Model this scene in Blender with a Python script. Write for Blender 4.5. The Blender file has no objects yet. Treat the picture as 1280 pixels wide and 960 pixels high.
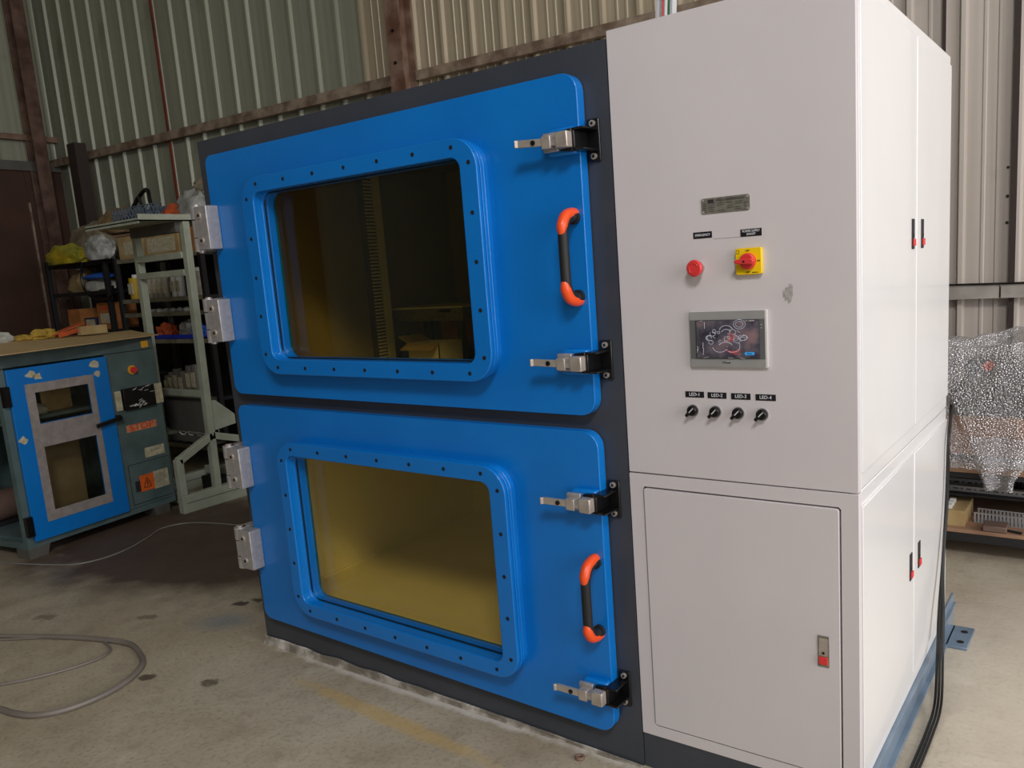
import bpy, bmesh, math, random
from mathutils import Vector, Matrix, noise
random.seed(7)
S = bpy.context.scene
COL = S.collection

# ------------------------------------------------------------------ camera
cam = bpy.data.cameras.new('camera'); camo = bpy.data.objects.new('camera', cam); COL.objects.link(camo)
Rr = Vector((0.8151079003080598, 0.5750619664891568, -0.07002032242862193))
Rd = Vector((0.040100931293769626, -0.1765884499886899, -0.9834675564755374))
Rf = Vector((-0.5779195672104871, 0.7988242948409958, -0.166999161096777))
m = Matrix((( Rr.x, -Rd.x, -Rf.x), (Rr.y, -Rd.y, -Rf.y), (Rr.z, -Rd.z, -Rf.z))).to_4x4()
m.translation = Vector((3.0229, -1.9986, 1.5234))
camo.matrix_world = m
cam.sensor_fit = 'HORIZONTAL'; cam.sensor_width = 36.0
cam.lens = 1029.353 / 1280 * 36.0
cam.shift_x = -35.461 / 1280; cam.shift_y = 27.786 / 1280
cam.clip_start = 0.05; cam.clip_end = 200
S.camera = camo

# ------------------------------------------------------------------ world, daylight, exposure
w = bpy.data.worlds.new('overcast'); S.world = w; w.use_nodes = True
bg = w.node_tree.nodes['Background']; bg.inputs[0].default_value = (0.92, 0.95, 1.0, 1); bg.inputs[1].default_value = .38
def area(name, loc, target, sx, sy, power, col=(1, .965, .965)):
    l = bpy.data.lights.new(name, 'AREA'); l.shape = 'RECTANGLE'; l.size = sx; l.size_y = sy; l.energy = power; l.color = col
    o = bpy.data.objects.new(name, l); COL.objects.link(o); o.location = loc
    o.rotation_euler = (Vector(target) - Vector(loc)).to_track_quat('-Z', 'Y').to_euler(); return o
area('gate_daylight', (8.3, -0.6, 2.6), (0, 0.0, 1.0), 6.5, 4.2, 400)
area('roof_skylight', (4.9, -4.3, 5.7), (0.9, 0.2, 0.8), 1.6, 1.3, 268)
S.view_settings.view_transform = 'Standard'; S.view_settings.look = 'None'
S.view_settings.gamma = 1; S.view_settings.exposure = 0.0; S.view_settings.use_curve_mapping = False

# ------------------------------------------------------------------ materials
def lin(c):
    return tuple((v / 255 / 12.92) if v / 255 <= 0.04045 else ((v / 255 + 0.055) / 1.055) ** 2.4 for v in c) + (1,)
def setin(b, k, v):
    if k in b.inputs: b.inputs[k].default_value = v
def mat(name, c, rough=.5, metal=0, c2=None, scale=8, bump=0, bscale=60, spec=.5, coat=0, detail=4, lo=.35, hi=.65):
    M = bpy.data.materials.new(name); M.use_nodes = True; nt = M.node_tree; b = nt.nodes['Principled BSDF']
    b.inputs['Roughness'].default_value = rough; b.inputs['Metallic'].default_value = metal
    setin(b, 'Specular IOR Level', spec); setin(b, 'Coat Weight', coat)
    tc = nt.nodes.new('ShaderNodeTexCoord')
    if c2 is None: c2 = tuple(v * .93 for v in c)
    n = nt.nodes.new('ShaderNodeTexNoise'); n.inputs['Scale'].default_value = scale; n.inputs['Detail'].default_value = detail
    nt.links.new(tc.outputs['Object'], n.inputs['Vector'])
    r = nt.nodes.new('ShaderNodeValToRGB'); r.color_ramp.elements[0].color = lin(c); r.color_ramp.elements[1].color = lin(c2)
    r.color_ramp.elements[0].position = lo; r.color_ramp.elements[1].position = hi
    nt.links.new(n.outputs['Fac'], r.inputs['Fac']); nt.links.new(r.outputs['Color'], b.inputs['Base Color'])
    if bump:
        n2 = nt.nodes.new('ShaderNodeTexNoise'); n2.inputs['Scale'].default_value = bscale; n2.inputs['Detail'].default_value = 3
        nt.links.new(tc.outputs['Object'], n2.inputs['Vector'])
        bp = nt.nodes.new('ShaderNodeBump'); bp.inputs['Strength'].default_value = bump; bp.inputs['Distance'].default_value = .01
        nt.links.new(n2.outputs['Fac'], bp.inputs['Height']); nt.links.new(bp.outputs['Normal'], b.inputs['Normal'])
    return M
def emis(name, c, s):
    M = bpy.data.materials.new(name); M.use_nodes = True; b = M.node_tree.nodes['Principled BSDF']
    b.inputs['Base Color'].default_value = lin(c); b.inputs['Emission Color'].default_value = lin(c); b.inputs['Emission Strength'].default_value = s
    return M
def glass(name, tint, refl=.12, rough=.02, body=None, ior=1.5):
    M = bpy.data.materials.new(name); M.use_nodes = True; nt = M.node_tree; nt.nodes.clear()
    out = nt.nodes.new('ShaderNodeOutputMaterial'); t = nt.nodes.new('ShaderNodeBsdfTransparent'); t.inputs[0].default_value = tint + (1,)
    g = nt.nodes.new('ShaderNodeBsdfGlossy'); g.inputs['Roughness'].default_value = rough
    f = nt.nodes.new('ShaderNodeFresnel'); f.inputs['IOR'].default_value = ior
    mx = nt.nodes.new('ShaderNodeMixShader'); ge = nt.nodes.new('ShaderNodeNewGeometry'); mu = nt.nodes.new('ShaderNodeMath'); mu.operation = 'MULTIPLY_ADD'; mu.inputs[1].default_value = -1; mu.inputs[2].default_value = 1; nt.links.new(ge.outputs['Backfacing'], mu.inputs[0]); m3 = nt.nodes.new('ShaderNodeMath'); m3.operation = 'MULTIPLY'; nt.links.new(mu.outputs[0], m3.inputs[0]); nt.links.new(f.outputs[0], m3.inputs[1]); nt.links.new(m3.outputs[0], mx.inputs[0]); nt.links.new(t.outputs[0], mx.inputs[1]); nt.links.new(g.outputs[0], mx.inputs[2])
    nt.links.new(mx.outputs[0], out.inputs[0]); return M

M = {}
M['blue'] = mat('blue_paint', (4, 116, 200), .3, c2=(3, 110, 193), scale=3, bump=.06, bscale=160, coat=.15)
M['charcoal'] = mat('charcoal_paint', (62, 66, 74), .38, c2=(56, 60, 68), scale=4, bump=.08, bscale=200)
M['grey'] = mat('pale_grey_powder_paint', (206, 200, 201), .42, c2=(202, 196, 198), scale=2.5, bump=.03, bscale=260)
M['white'] = mat('white_gloss_paint', (226, 226, 226), .25, c2=(222, 222, 223), scale=2, coat=.3)
M['basegrey'] = mat('blue_grey_paint', (116, 134, 152), .3, c2=(100, 118, 136), scale=9, coat=.3)
M['black'] = mat('black_enamel', (14, 14, 16), .3)
M['rubber'] = mat('black_rubber', (24, 24, 25), .6)
M['orange'] = mat('orange_plastic', (240, 84, 32), .35)
M['steel'] = mat('brushed_steel', (196, 186, 176), .38, .55, c2=(178, 168, 160), scale=40)
M['cast'] = mat('cast_aluminium', (190, 186, 186), .45, .55, c2=(172, 168, 168), scale=50, bump=.15, bscale=300)
M['red'] = mat('red_plastic', (226, 58, 58), .4)
M['yellow'] = mat('yellow_plastic', (248, 208, 0), .4)
M['dark'] = mat('dark_hole', (8, 8, 9), .8)
M['gap'] = mat('shadow_gap_steel', (38, 34, 38), .8)
M['gasket'] = mat('black_gasket', (20, 24, 26), .6)
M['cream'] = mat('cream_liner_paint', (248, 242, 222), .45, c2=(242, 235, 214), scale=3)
M['shadeliner'] = mat('shaded_upper_liner', (150, 138, 108), .5, c2=(138, 126, 98), scale=3)  # liner tone darkened to paint in the dimness of the upper chamber
M['dkliner'] = mat('dark_liner', (96, 84, 62), .5, c2=(80, 70, 52), scale=3)
M['labelblack'] = mat('black_label', (16, 14, 24), .45)
M['labelwhite'] = mat('white_print', (226, 226, 230), .5)
M['plate'] = mat('etched_metal_plate', (150, 146, 136), .4, .5, c2=(126, 122, 112), scale=60)
M['ink'] = mat('dark_print', (42, 40, 40), .6)
M['bezel'] = mat('grey_bezel', (150, 150, 148), .4); M['bezeldark'] = mat('dark_grey_bezel', (98, 99, 100), .4); M['bezelwhite'] = mat('light_bezel_edge', (212, 208, 206), .35)
M['rust'] = mat('rusty_steel', (128, 104, 88), .8, c2=(92, 60, 44), scale=7, bump=.3, bscale=40)
M['rustred'] = mat('red_oxide_strip', (120, 52, 34), .8, c2=(92, 44, 32), scale=6)
M['girt'] = mat('weathered_steel_girt', (150, 134, 116), .7, c2=(104, 84, 68), scale=9, bump=.2, bscale=50)
M['girtgrey'] = mat('galvanised_girt', (164, 158, 150), .55, c2=(140, 134, 126), scale=9)
M['board'] = mat('brown_board', (74, 46, 34), .75, c2=(60, 38, 28), scale=3)
M['brownsteel'] = mat('dark_brown_steel', (48, 34, 30), .7)
M['teal'] = mat('worn_teal_paint', (88, 108, 108), .5, c2=(74, 92, 92), scale=7, bump=.1, bscale=80)
M['tape'] = mat('silver_tape', (176, 168, 166), 0.42, .4, c2=(160, 153, 150), scale=26, bump=.4, bscale=30)
M['kraft'] = mat('kraft_cardboard', (196, 170, 124), .85, c2=(186, 158, 112), scale=5)
M['carton'] = mat('brown_carton', (176, 116, 62), .85, c2=(150, 92, 46), scale=8)
M['cartonpale'] = mat('pale_carton', (180, 158, 112), .85, c2=(158, 130, 86), scale=8)
M['sage'] = mat('sage_grey_paint', (166, 172, 156), .5, c2=(150, 156, 140), scale=8)
M['sagedark'] = mat('dark_grey_plate', (92, 90, 84), .5, c2=(82, 80, 76), scale=6)
M['rackblack'] = mat('black_rack_steel', (26, 26, 28), .6)
M['shelfgrey'] = mat('grey_shelf_lip', (136, 132, 112), .6, c2=(110, 106, 90), scale=20)
M['wood'] = mat('plywood', (160, 126, 100), .7, c2=(136, 104, 82), scale=6)
M['slot'] = mat('galvanised_slotted_steel', (176, 176, 176), .4, .5)
M['pvc'] = mat('grey_pvc_duct', (190, 190, 192), .5)
M['brownplate'] = mat('brown_steel_offcut', (112, 90, 80), .5)
M['dustyboard'] = mat('dusty_board', (150, 134, 104), .85, c2=(122, 108, 82), scale=6)
M['orangedull'] = mat('dull_orange', (200, 92, 44), .7, c2=(170, 72, 36), scale=12)
M['ochre'] = mat('ochre_paper', (188, 156, 60), .8, c2=(150, 120, 50), scale=12)
M['rag'] = mat('pale_rag', (190, 190, 182), .8, c2=(160, 160, 152), scale=14)
M['navy'] = mat('navy_plastic', (22, 38, 78), .5)
M['bluebag'] = mat('blue_print', (40, 100, 200), .5)
M['greypipe'] = mat('grey_hose', (120, 112, 104), .5)
M['wire'] = mat('pale_wire', (130, 128, 122), .5)
M['paper'] = mat('white_paper', (226, 226, 222), .7)
M['sticker'] = mat('aged_white_sticker', (196, 192, 168), .7, c2=(170, 160, 130), scale=30)
M['stickerorange'] = mat('orange_sticker', (226, 104, 30), .6, c2=(206, 88, 26), scale=30)
M['stickertan'] = mat('aged_tan_sticker', (196, 150, 108), .7, c2=(214, 110, 70), scale=24)
M['stickerred'] = mat('faded_red_print', (206, 62, 36), .6)
M['stickeryellow'] = mat('yellow_sticker', (232, 172, 40), .6)
M['can'] = mat('pale_can', (176, 170, 156), .45, c2=(140, 130, 116), scale=16)
M['canyellow'] = mat('yellow_can', (200, 166, 40), .5)
M['jar'] = mat('dull_jar', (104, 100, 92), .4)
M['bag'] = mat('dusty_plastic_bag', (150, 140, 118), .35, c2=(112, 100, 82), scale=7, bump=.9, bscale=16, coat=.3)
M['bagyellow'] = mat('yellow_bag', (196, 170, 36), .45, c2=(120, 130, 50), scale=5, bump=.6, bscale=14)
M['bagsilver'] = mat('silver_grey_bag', (176, 178, 174), .35, c2=(140, 140, 136), scale=9, bump=.8, bscale=16)
M['sack'] = mat('tan_sack', (150, 126, 90), .8, c2=(126, 104, 72), scale=10, bump=.6, bscale=22)
M['clear'] = glass('window_glass', (.93, .98, .98))
M['amber'] = glass('amber_safety_glass', (.99, .875, .60), ior=1.42)
M['dirty'] = glass('grimy_glass', (.84, .82, .76), rough=.1)
M['film'] = glass('clinging_film', (.8, .8, .82), rough=.12, ior=1.7)

# floor: stained concrete
def floor_material():
    Mx = bpy.data.materials.new('stained_concrete'); Mx.use_nodes = True; nt = Mx.node_tree; b = nt.nodes['Principled BSDF']; N = nt.nodes.new; L = nt.links.new
    tc = N('ShaderNodeTexCoord')
    def noi(s, d=5, rough=.6):
        n = N('ShaderNodeTexNoise'); n.inputs['Scale'].default_value = s; n.inputs['Detail'].default_value = d; n.inputs['Roughness'].default_value = rough
        L(tc.outputs['Object'], n.inputs['Vector']); return n.outputs['Fac']
    def ramp(f, a, bb, ca=(0, 0, 0, 1), cb=(1, 1, 1, 1)):
        r = N('ShaderNodeValToRGB'); r.color_ramp.elements[0].position = a; r.color_ramp.elements[1].position = bb
        r.color_ramp.elements[0].color = ca; r.color_ramp.elements[1].color = cb; L(f, r.inputs['Fac']); return r.outputs['Color']
    def mix(f, a, c, k=1.0):
        x = N('ShaderNodeMix'); x.data_type = 'RGBA'; L(f, x.inputs['Factor']); L(a, x.inputs['A'])
        if isinstance(c, tuple): x.inputs['B'].default_value = c
        else: L(c, x.inputs['B'])
        return x.outputs['Result']
    def math_(op, a, c=None):
        x = N('ShaderNodeMath'); x.operation = op
        for i, v in enumerate((a, c)):
            if v is None: continue
            if isinstance(v, (int, float)): x.inputs[i].default_value = v
            else: L(v, x.inputs[i])
        return x.outputs[0]
    base = ramp(noi(1.6), .3, .7, lin((158, 146, 124)), lin((182, 172, 152)))
    base = mix(math_('MULTIPLY', ramp(noi(7, 6), .5, .75), .45), base, lin((126, 112, 92)))
    base = mix(math_('MULTIPLY', ramp(noi(60, 3), .5, .75), .5), base, lin((112, 100, 84)))
    base = mix(math_('MULTIPLY', ramp(noi(3.3, 8), .62, .72), .5), base, lin((198, 190, 174)))
    base = mix(math_('MULTIPLY', ramp(noi(38, 8), .66, .74), .55), base, lin((214, 208, 196)))
    wob = noi(2.4, 5)
    def blob(cx, cy, rx, ry, ang, soft, col, k, base, wa=.5, tex=None):
        mp = N('ShaderNodeMapping'); mp.vector_type = 'TEXTURE'; mp.inputs['Location'].default_value = (cx, cy, 0); mp.inputs['Rotation'].default_value = (0, 0, ang); mp.inputs['Scale'].default_value = (rx, ry, 1)
        L(tc.outputs['Object'], mp.inputs['Vector']); ln = N('ShaderNodeVectorMath'); ln.operation = 'LENGTH'; L(mp.outputs[0], ln.inputs[0])
        d = math_('ADD', ln.outputs['Value'], math_('MULTIPLY', math_('SUBTRACT', wob if tex is None else tex, .5), wa))
        f = ramp(d, 1 - soft, 1 + .0001, (1, 1, 1, 1), (0, 0, 0, 1))
        return mix(math_('MULTIPLY', f, k), base, col)
    fine = noi(14, 6); sp_ = noi(26, 4)
    base = blob(-1.55, .80, 1.65, 1.02, .25, .35, lin((66, 46, 38)), .9, base, .8)      # dark red-brown dusty patch by the bench
    base = blob(-.36, .05, .2, .13, .4, .7, lin((92, 116, 136)), .45, base, .8)        # blue overspray
    base = blob(-.47, .21, .05, .03, .4, .3, lin((50, 46, 40)), .85, base, 2.2, sp_)
    base = blob(-.43, .28, .04, .025, .2, .3, lin((50, 46, 40)), .8, base, 2.2, sp_)
    base = blob(-.16, -.45, .045, .028, .9, .3, lin((74, 62, 48)), .85, base, 2.2, sp_)
    base = blob(.13, -.34, .05, .03, .5, .4, lin((84, 72, 56)), .8, base, 2.2, sp_)
    base = blob(-.75, -.1, .06, .03, .5, .4, lin((84, 72, 56)), .6, base, 2.2, sp_)
    base = blob(-1.25, -.35, .07, .05, .1, .5, lin((90, 78, 62)), .6, base, 2.2, sp_)
    base = blob(.95, -.19, .6, .045, -.06, .5, lin((190, 158, 92)), .6, base, .9, fine)  # worn yellow line
    base = blob(1.0, -.02, 1.1, .03, 0, .6, lin((214, 210, 204)), .75, base, 1.6, fine)   # pale dust along the machine base
    base = blob(-.05, .12, .22, .04, -.5, .6, lin((206, 200, 192)), .6, base, 1.6, fine)
    base = blob(2.9, 1.1, .9, 1.6, .1, .9, lin((214, 206, 194)), .55, base, 1.2)  # broad pale patch paints the brighter gate-side floor into the concrete
    L(base, b.inputs['Base Color'])
    L(ramp(noi(3, 4), .3, .7, (.42, .42, .42, 1), (.75, .75, .75, 1)), b.inputs['Roughness'])
    bp = N('ShaderNodeBump'); bp.inputs['Strength'].default_value = .25; bp.inputs['Distance'].default_value = .01; L(noi(30, 6), bp.inputs['Height']); L(bp.outputs[0], b.inputs['Normal'])
    return Mx
M['floor'] = floor_material()

# corrugated sheet: faint vertical streaks
def sheet_material(name, a, bcol, rough=.45):
    Mx = bpy.data.materials.new(name); Mx.use_nodes = True; nt = Mx.node_tree; b = nt.nodes['Principled BSDF']; N = nt.nodes.new; L = nt.links.new
    tc = N('ShaderNodeTexCoord'); mp = N('ShaderNodeMapping'); mp.inputs['Scale'].default_value = (22, 22, .35); L(tc.outputs['Object'], mp.inputs['Vector'])
    n = N('ShaderNodeTexNoise'); n.inputs['Scale'].default_value = 1; n.inputs['Detail'].default_value = 4; L(mp.outputs[0], n.inputs['Vector'])
    r = N('ShaderNodeValToRGB'); r.color_ramp.elements[0].position = .3; r.color_ramp.elements[1].position = .72; r.color_ramp.elements[0].color = lin(a); r.color_ramp.elements[1].color = lin(bcol)
    L(n.outputs['Fac'], r.inputs['Fac'])
    n2 = N('ShaderNodeTexNoise'); n2.inputs['Scale'].default_value = 3; n2.inputs['Detail'].default_value = 8; L(tc.outputs['Object'], n2.inputs['Vector'])
    r2 = N('ShaderNodeValToRGB'); r2.color_ramp.elements[0].position = .62; r2.color_ramp.elements[1].position = .8; r2.color_ramp.elements[0].color = (0, 0, 0, 1); r2.color_ramp.elements[1].color = (.5, .5, .5, 1); L(n2.outputs['Fac'], r2.inputs['Fac'])
    x = N('ShaderNodeMix'); x.data_type = 'RGBA'; L(r2.outputs[0], x.inputs['Factor']); L(r.outputs[0], x.inputs['A']); x.inputs['B'].default_value = lin(tuple(v * .72 for v in a)); L(x.outputs['Result'], b.inputs['Base Color'])
    b.inputs['Roughness'].default_value = rough; b.inputs['Metallic'].default_value = .15
    return Mx
M['sheetgreen'] = sheet_material('grey_green_sheet', (138, 140, 122), (154, 156, 140))
M['sheetbeige'] = sheet_material('beige_sheet', (166, 152, 128), (184, 172, 150))
M['sheetpale'] = sheet_material('pale_grey_beige_sheet', (178, 168, 158), (192, 184, 176))

# ------------------------------------------------------------------ mesh helpers
def V(*a): return Vector(a)
def box(bm, x0, x1, y0, y1, z0, z1, mtx=None):
    vs = [bm.verts.new((x, y, z)) for x in (x0, x1) for y in (y0, y1) for z in (z0, z1)]
    if mtx is not None:
        for v in vs: v.co = mtx @ v.co
    for f in ((0, 1, 3, 2), (4, 6, 7, 5), (0, 4, 5, 1), (2, 3, 7, 6), (0, 2, 6, 4), (1, 5, 7, 3)): bm.faces.new([vs[i] for i in f])
    return bm
def bar(bm, a, b, w, h=None, up=(0, 0, 1)):
    a = Vector(a); b = Vector(b); h = h or w; d = (b - a).normalized(); up = Vector(up)
    if abs(d.dot(up)) > .98: up = Vector((0, 1, 0))
    s = d.cross(up).normalized() * w / 2; u = s.cross(d).normalized() * h / 2
    A = [bm.verts.new(p) for p in (a - s - u, a + s - u, a + s + u, a - s + u)]; B = [bm.verts.new(p) for p in (b - s - u, b + s - u, b + s + u, b - s + u)]
    bm.faces.new(A[::-1]); bm.faces.new(B)
    for i in range(4): bm.faces.new((A[i], A[(i + 1) % 4], B[(i + 1) % 4], B[i]))
    return bm
def tube(bm, pts, r, seg=10, caps=True, radii=None, scale2=None):
    pts = [Vector(p) for p in pts]; rings = []; prev = None
    for i, p in enumerate(pts):
        d = (pts[min(i + 1, len(pts) - 1)] - pts[max(i - 1, 0)]).normalized()
        if prev is None:
            up = Vector((0, 0, 1)) if abs(d.z) < .9 else Vector((1, 0, 0)); s = d.cross(up).normalized()
        else: s = (prev - d * prev.dot(d)).normalized()
        prev = s; u = d.cross(s); rr = radii[i] if radii else r
        rings.append([bm.verts.new(p + (s * math.cos(a) + u * math.sin(a)) * rr) for a in [2 * math.pi * k / seg for k in range(seg)]])
    for A, B in zip(rings, rings[1:]):
        for k in range(seg): bm.faces.new((A[k], A[(k + 1) % seg], B[(k + 1) % seg], B[k]))
    if caps: bm.faces.new(rings[0][::-1]); bm.faces.new(rings[-1])
    return bm
def cyl(bm, a, b, r, seg=20): return tube(bm, [a, b], r, seg)
def smooth_path(pts, n=8):
    P = [Vector(p) for p in pts]; P = [2 * P[0] - P[1]] + P + [2 * P[-1] - P[-2]]; out = []
    for i in range(1, len(P) - 2):
        for k in range(n):
            t = k / n; a, b, c, d = P[i - 1:i + 3]
            out.append(.5 * ((2 * b) + (c - a) * t + (2 * a - 5 * b + 4 * c - d) * t * t + (-a + 3 * b - 3 * c + d) * t ** 3))
    out.append(P[-2]); return out
def rrect(x0, x1, z0, z1, r, n=6):
    rs = r if isinstance(r, (tuple, list)) else (r,) * 4; out = []      # order BL, BR, TR, TL
    for (cx, cz, a0, rr) in ((x0, z0, 180, rs[0]), (x1, z0, 270, rs[1]), (x1, z1, 0, rs[2]), (x0, z1, 90, rs[3])):
        sx = 1 if cx == x0 else -1; sz = 1 if cz == z0 else -1
        for k in range(n + 1):
            a = math.radians(a0 + 90 * k / n); out.append((cx + sx * rr + rr * math.cos(a), cz + sz * rr + rr * math.sin(a)))
    return out
def prism_y(bm, pts, y0, y1):
    A = [bm.verts.new((x, y0, z)) for x, z in pts]; B = [bm.verts.new((x, y1, z)) for x, z in pts]; n = len(pts)
    bm.faces.new(A); bm.faces.new(B[::-1])
    for i in range(n): bm.faces.new((A[i], B[i], B[(i + 1) % n], A[(i + 1) % n]))
    return bm
def ring_y(bm, outer, inner, y0, y1):
    n = len(outer); mk = lambda P, y: [bm.verts.new((x, y, z)) for x, z in P]
    a, b, c, d = mk(outer, y0), mk(outer, y1), mk(inner, y0), mk(inner, y1)
    for i in range(n):
        j = (i + 1) % n
        bm.faces.new((a[i], a[j], c[j], c[i])); bm.faces.new((b[i], d[i], d[j], b[j])); bm.faces.new((a[i], b[i], b[j], a[j])); bm.faces.new((c[i], c[j], d[j], d[i]))
    return bm
def BM(): return bmesh.new()
def obj(name, bm, material, parent=None, smooth=False, bevel=0, seg=2, loc=None):
    bmesh.ops.recalc_face_normals(bm, faces=bm.faces)
    me = bpy.data.meshes.new(name); bm.to_mesh(me); bm.free(); me.materials.append(material)
    o = bpy.data.objects.new(name, me); COL.objects.link(o)
    if parent: o.parent = parent
    if loc: o.location = loc
    if smooth:
        for p in me.polygons: p.use_smooth = True
        me.set_sharp_from_angle(angle=math.radians(38))
    if bevel:
        md = o.modifiers.new('bevel', 'BEVEL'); md.width = bevel; md.segments = seg; md.limit_method = 'ANGLE'; md.angle_limit = math.radians(40)
        for p in me.polygons: p.use_smooth = True
        me.set_sharp_from_angle(angle=math.radians(50))
    return o
def B(name, x0, x1, y0, y1, z0, z1, m_, parent=None, bevel=0): return obj(name, box(BM(), x0, x1, y0, y1, z0, z1), M[m_], parent, bevel=bevel)
def pieces(name, items, material, parent, smooth=False, bevel=0):
    return [obj(name, b_, material, parent, smooth, bevel) for b_ in items]
def thing(name, label, cat, loc=(0, 0, 0), rz=0, group=None):
    o = bpy.data.objects.new(name, None); COL.objects.link(o); o.empty_display_size = .1
    o.location = loc; o.rotation_euler = (0, 0, rz); o['label'] = label; o['category'] = cat
    if group: o['group'] = group
    return o
def tag(o, label, cat, group=None, kind=None):
    o['label'] = label; o['category'] = cat
    if group: o['group'] = group
    if kind: o['kind'] = kind
    return o
def struct(o): o['kind'] = 'structure'; return o
def copy_tree(o, parent=None, loc=None):
    c = o.copy(); COL.objects.link(c); c.parent = parent
    if loc is not None: c.location = loc
    for ch in list(o.children): copy_tree(ch, c)
    return c
def text(name, s, size, loc, parent, material, rot=(math.pi / 2, 0, 0), sx=1, ext=.0004, align='CENTER'):
    cu = bpy.data.curves.new(name, 'FONT'); cu.body = s; cu.size = size; cu.align_x = align; cu.align_y = 'CENTER'; cu.extrude = ext; cu.resolution_u = 3
    cu.offset = 0
    t = bpy.data.objects.new(name, cu); COL.objects.link(t)
    dg = bpy.context.evaluated_depsgraph_get(); me = bpy.data.meshes.new_from_object(t.evaluated_get(dg)); bpy.data.objects.remove(t); bpy.data.curves.remove(cu)
    me.materials.clear(); me.materials.append(material)
    o = bpy.data.objects.new(name, me); COL.objects.link(o); o.parent = parent; o.location = loc; o.rotation_euler = rot; o.scale = (sx, 1, 1); return o
def blob(c, r, amp=.25, fr=2.5, seed=0, sub=3, flat=.5, sharp=False):
    bm = BM(); bmesh.ops.create_icosphere(bm, subdivisions=sub, radius=1)
    off = Vector((seed * 7.3, seed * 3.1, seed * 1.7))
    for v in bm.verts:
        n = noise.noise(v.co * fr + off) + .5 * noise.noise(v.co * fr * 2.3 + off)
        if sharp: n += -abs(noise.noise(v.co * fr * 1.7 - off)) * 1.3 + .3
        p = v.co * (1 + amp * n)
        p = Vector((p.x * r[0], p.y * r[1], p.z * r[2]))
        if p.z < -r[2] * flat: p.z = -r[2] * flat
        v.co = Vector(c) + Vector((p.x, p.y, p.z + r[2] * flat))
    return bm

# ------------------------------------------------------------------ setting: floor, roof, walls
TH = math.radians(2.544)
bm = box(BM(), -9, 12, -12, 4.6, -.2, 0); struct(obj('floor', bm, M['floor']))
bm = box(BM(), -9, 8.5, -7.5, 4.6, 6.0, 6.1); struct(obj('ceiling', bm, M['sheetgreen']))
struct(obj('wall_front', box(BM(), -9, 2.4, -7.6, -7.5, 0, 6), M['sheetgreen']))
wb = struct(bpy.data.objects.new('wall_back', None)); COL.objects.link(wb); wb.location = (2.6, 3.2, 0); wb.rotation_euler = (0, 0, TH)
def sheet_mesh(name, material, pitch=.27, ribs=3, flutes=True, h0=0, h1=6.0):
    prof = []
    for k in range(ribs):
        x = k * pitch
        prof += [(x, 0), (x + .012, -.028), (x + .034, -.028), (x + .046, 0)]
        if flutes: prof += [(x + .115, 0), (x + .121, -.005), (x + .133, -.005), (x + .139, 0), (x + .185, 0), (x + .191, -.005), (x + .203, -.005), (x + .209, 0)]
    prof.append((ribs * pitch + .004, -.001))
    bm = BM(); rows = [[bm.verts.new((x, y + dy, z)) for x, y in prof] for z, dy in ((h0, 0), (h1, 0))]
    for i in range(len(prof) - 1): bm.faces.new((rows[0][i], rows[0][i + 1], rows[1][i + 1], rows[1][i]))
    rows2 = [[bm.verts.new((x, .02, z)) for x in (prof[0][0], prof[-1][0])] for z in (h0, h1)]
    bm.faces.new((rows2[0][0], rows2[1][0], rows2[1][1], rows2[0][1]))
    me = bpy.data.meshes.new(name); bm.to_mesh(me); bm.free(); me.materials.append(material); return me
sg = sheet_mesh('wall_sheet', M['sheetgreen'], flutes=False); sb = sheet_mesh('wall_sheet', M['sheetbeige']); sp = sheet_mesh('wall_sheet', M['sheetpale'])
for i in range(18):
    x = -9.56 + .81 * i
    o = bpy.data.objects.new('wall_sheet', sg if x < -5.0 else (sb if x < -1.6 else sp)); COL.objects.link(o); o.parent = wb; o.location = (x, 0, 0)
tr = struct(B('trim_1', -9.5, -4.32, -.09, -.03, 2.99, 3.07, 'girt')); tr.parent = wb
tr = struct(B('trim_2', -4.1, 2.3, -.09, -.03, 2.99, 3.06, 'girt')); tr.parent = wb
for n_, (a, b_) in enumerate(((-9.5, -4.32), (-4.1, -.16), (-.15, 4))):
    tr = struct(B('trim_%d' % (3 + n_), a, b_, -.09, -.03, 1.18, 1.255, 'girtgrey')); tr.parent = wb
cap = obj('black_cable', tube(BM(), [(-4, -.1, 1.262), (-.6, -.1, 1.266), (-.1, -.1, 1.258), (2, -.1, 1.262)], .006, 6), M['black'], wb)
# columns
def hcol(name, x0, x1, y0, y1, z1, m_, parent=None):
    bm = BM(); t = .012
    box(bm, x0, x1, y0, y0 + t, 0, z1); box(bm, x0, x1, y1 - t, y1, 0, z1); box(bm, (x0 + x1) / 2 - .006, (x0 + x1) / 2 + .006, y0 + t, y1 - t, 0, z1)
    o = struct(obj(name, bm, M[m_])); o.parent = parent; return o
hcol('trim_6', -4.27, -4.13, -.19, -.04, 5.99, 'rust', wb)
obj('bolt', cyl(cyl(BM(), (-4.2, -.2, 3.35), (-4.2, -.189, 3.35), .012, 8), (-4.2, -.2, 3.12), (-4.2, -.189, 3.12), .012, 8), M['black'], bpy.data.objects['trim_6'])
tr = struct(B('trim_7', -7.36, -7.33, -.045, -.03, 0, 6, 'rustred')); tr.parent = wb
tr = struct(B('trim_8', -.115, -.09, -.05, -.028, 0, 6, 'brownsteel')); tr.parent = wb
tr = struct(B('trim_9', -.455, -.44, -.05, -.028, 0, 6, 'brownsteel')); tr.parent = wb
scr = BM()
for z in (1.58, 1.72, 1.87): cyl(scr, (-.135, -.005, z), (-.135, .001, z), .008, 8)
for v in scr.verts: v.co.y -= .002
obj('screw', scr, M['black'], wb)
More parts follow.
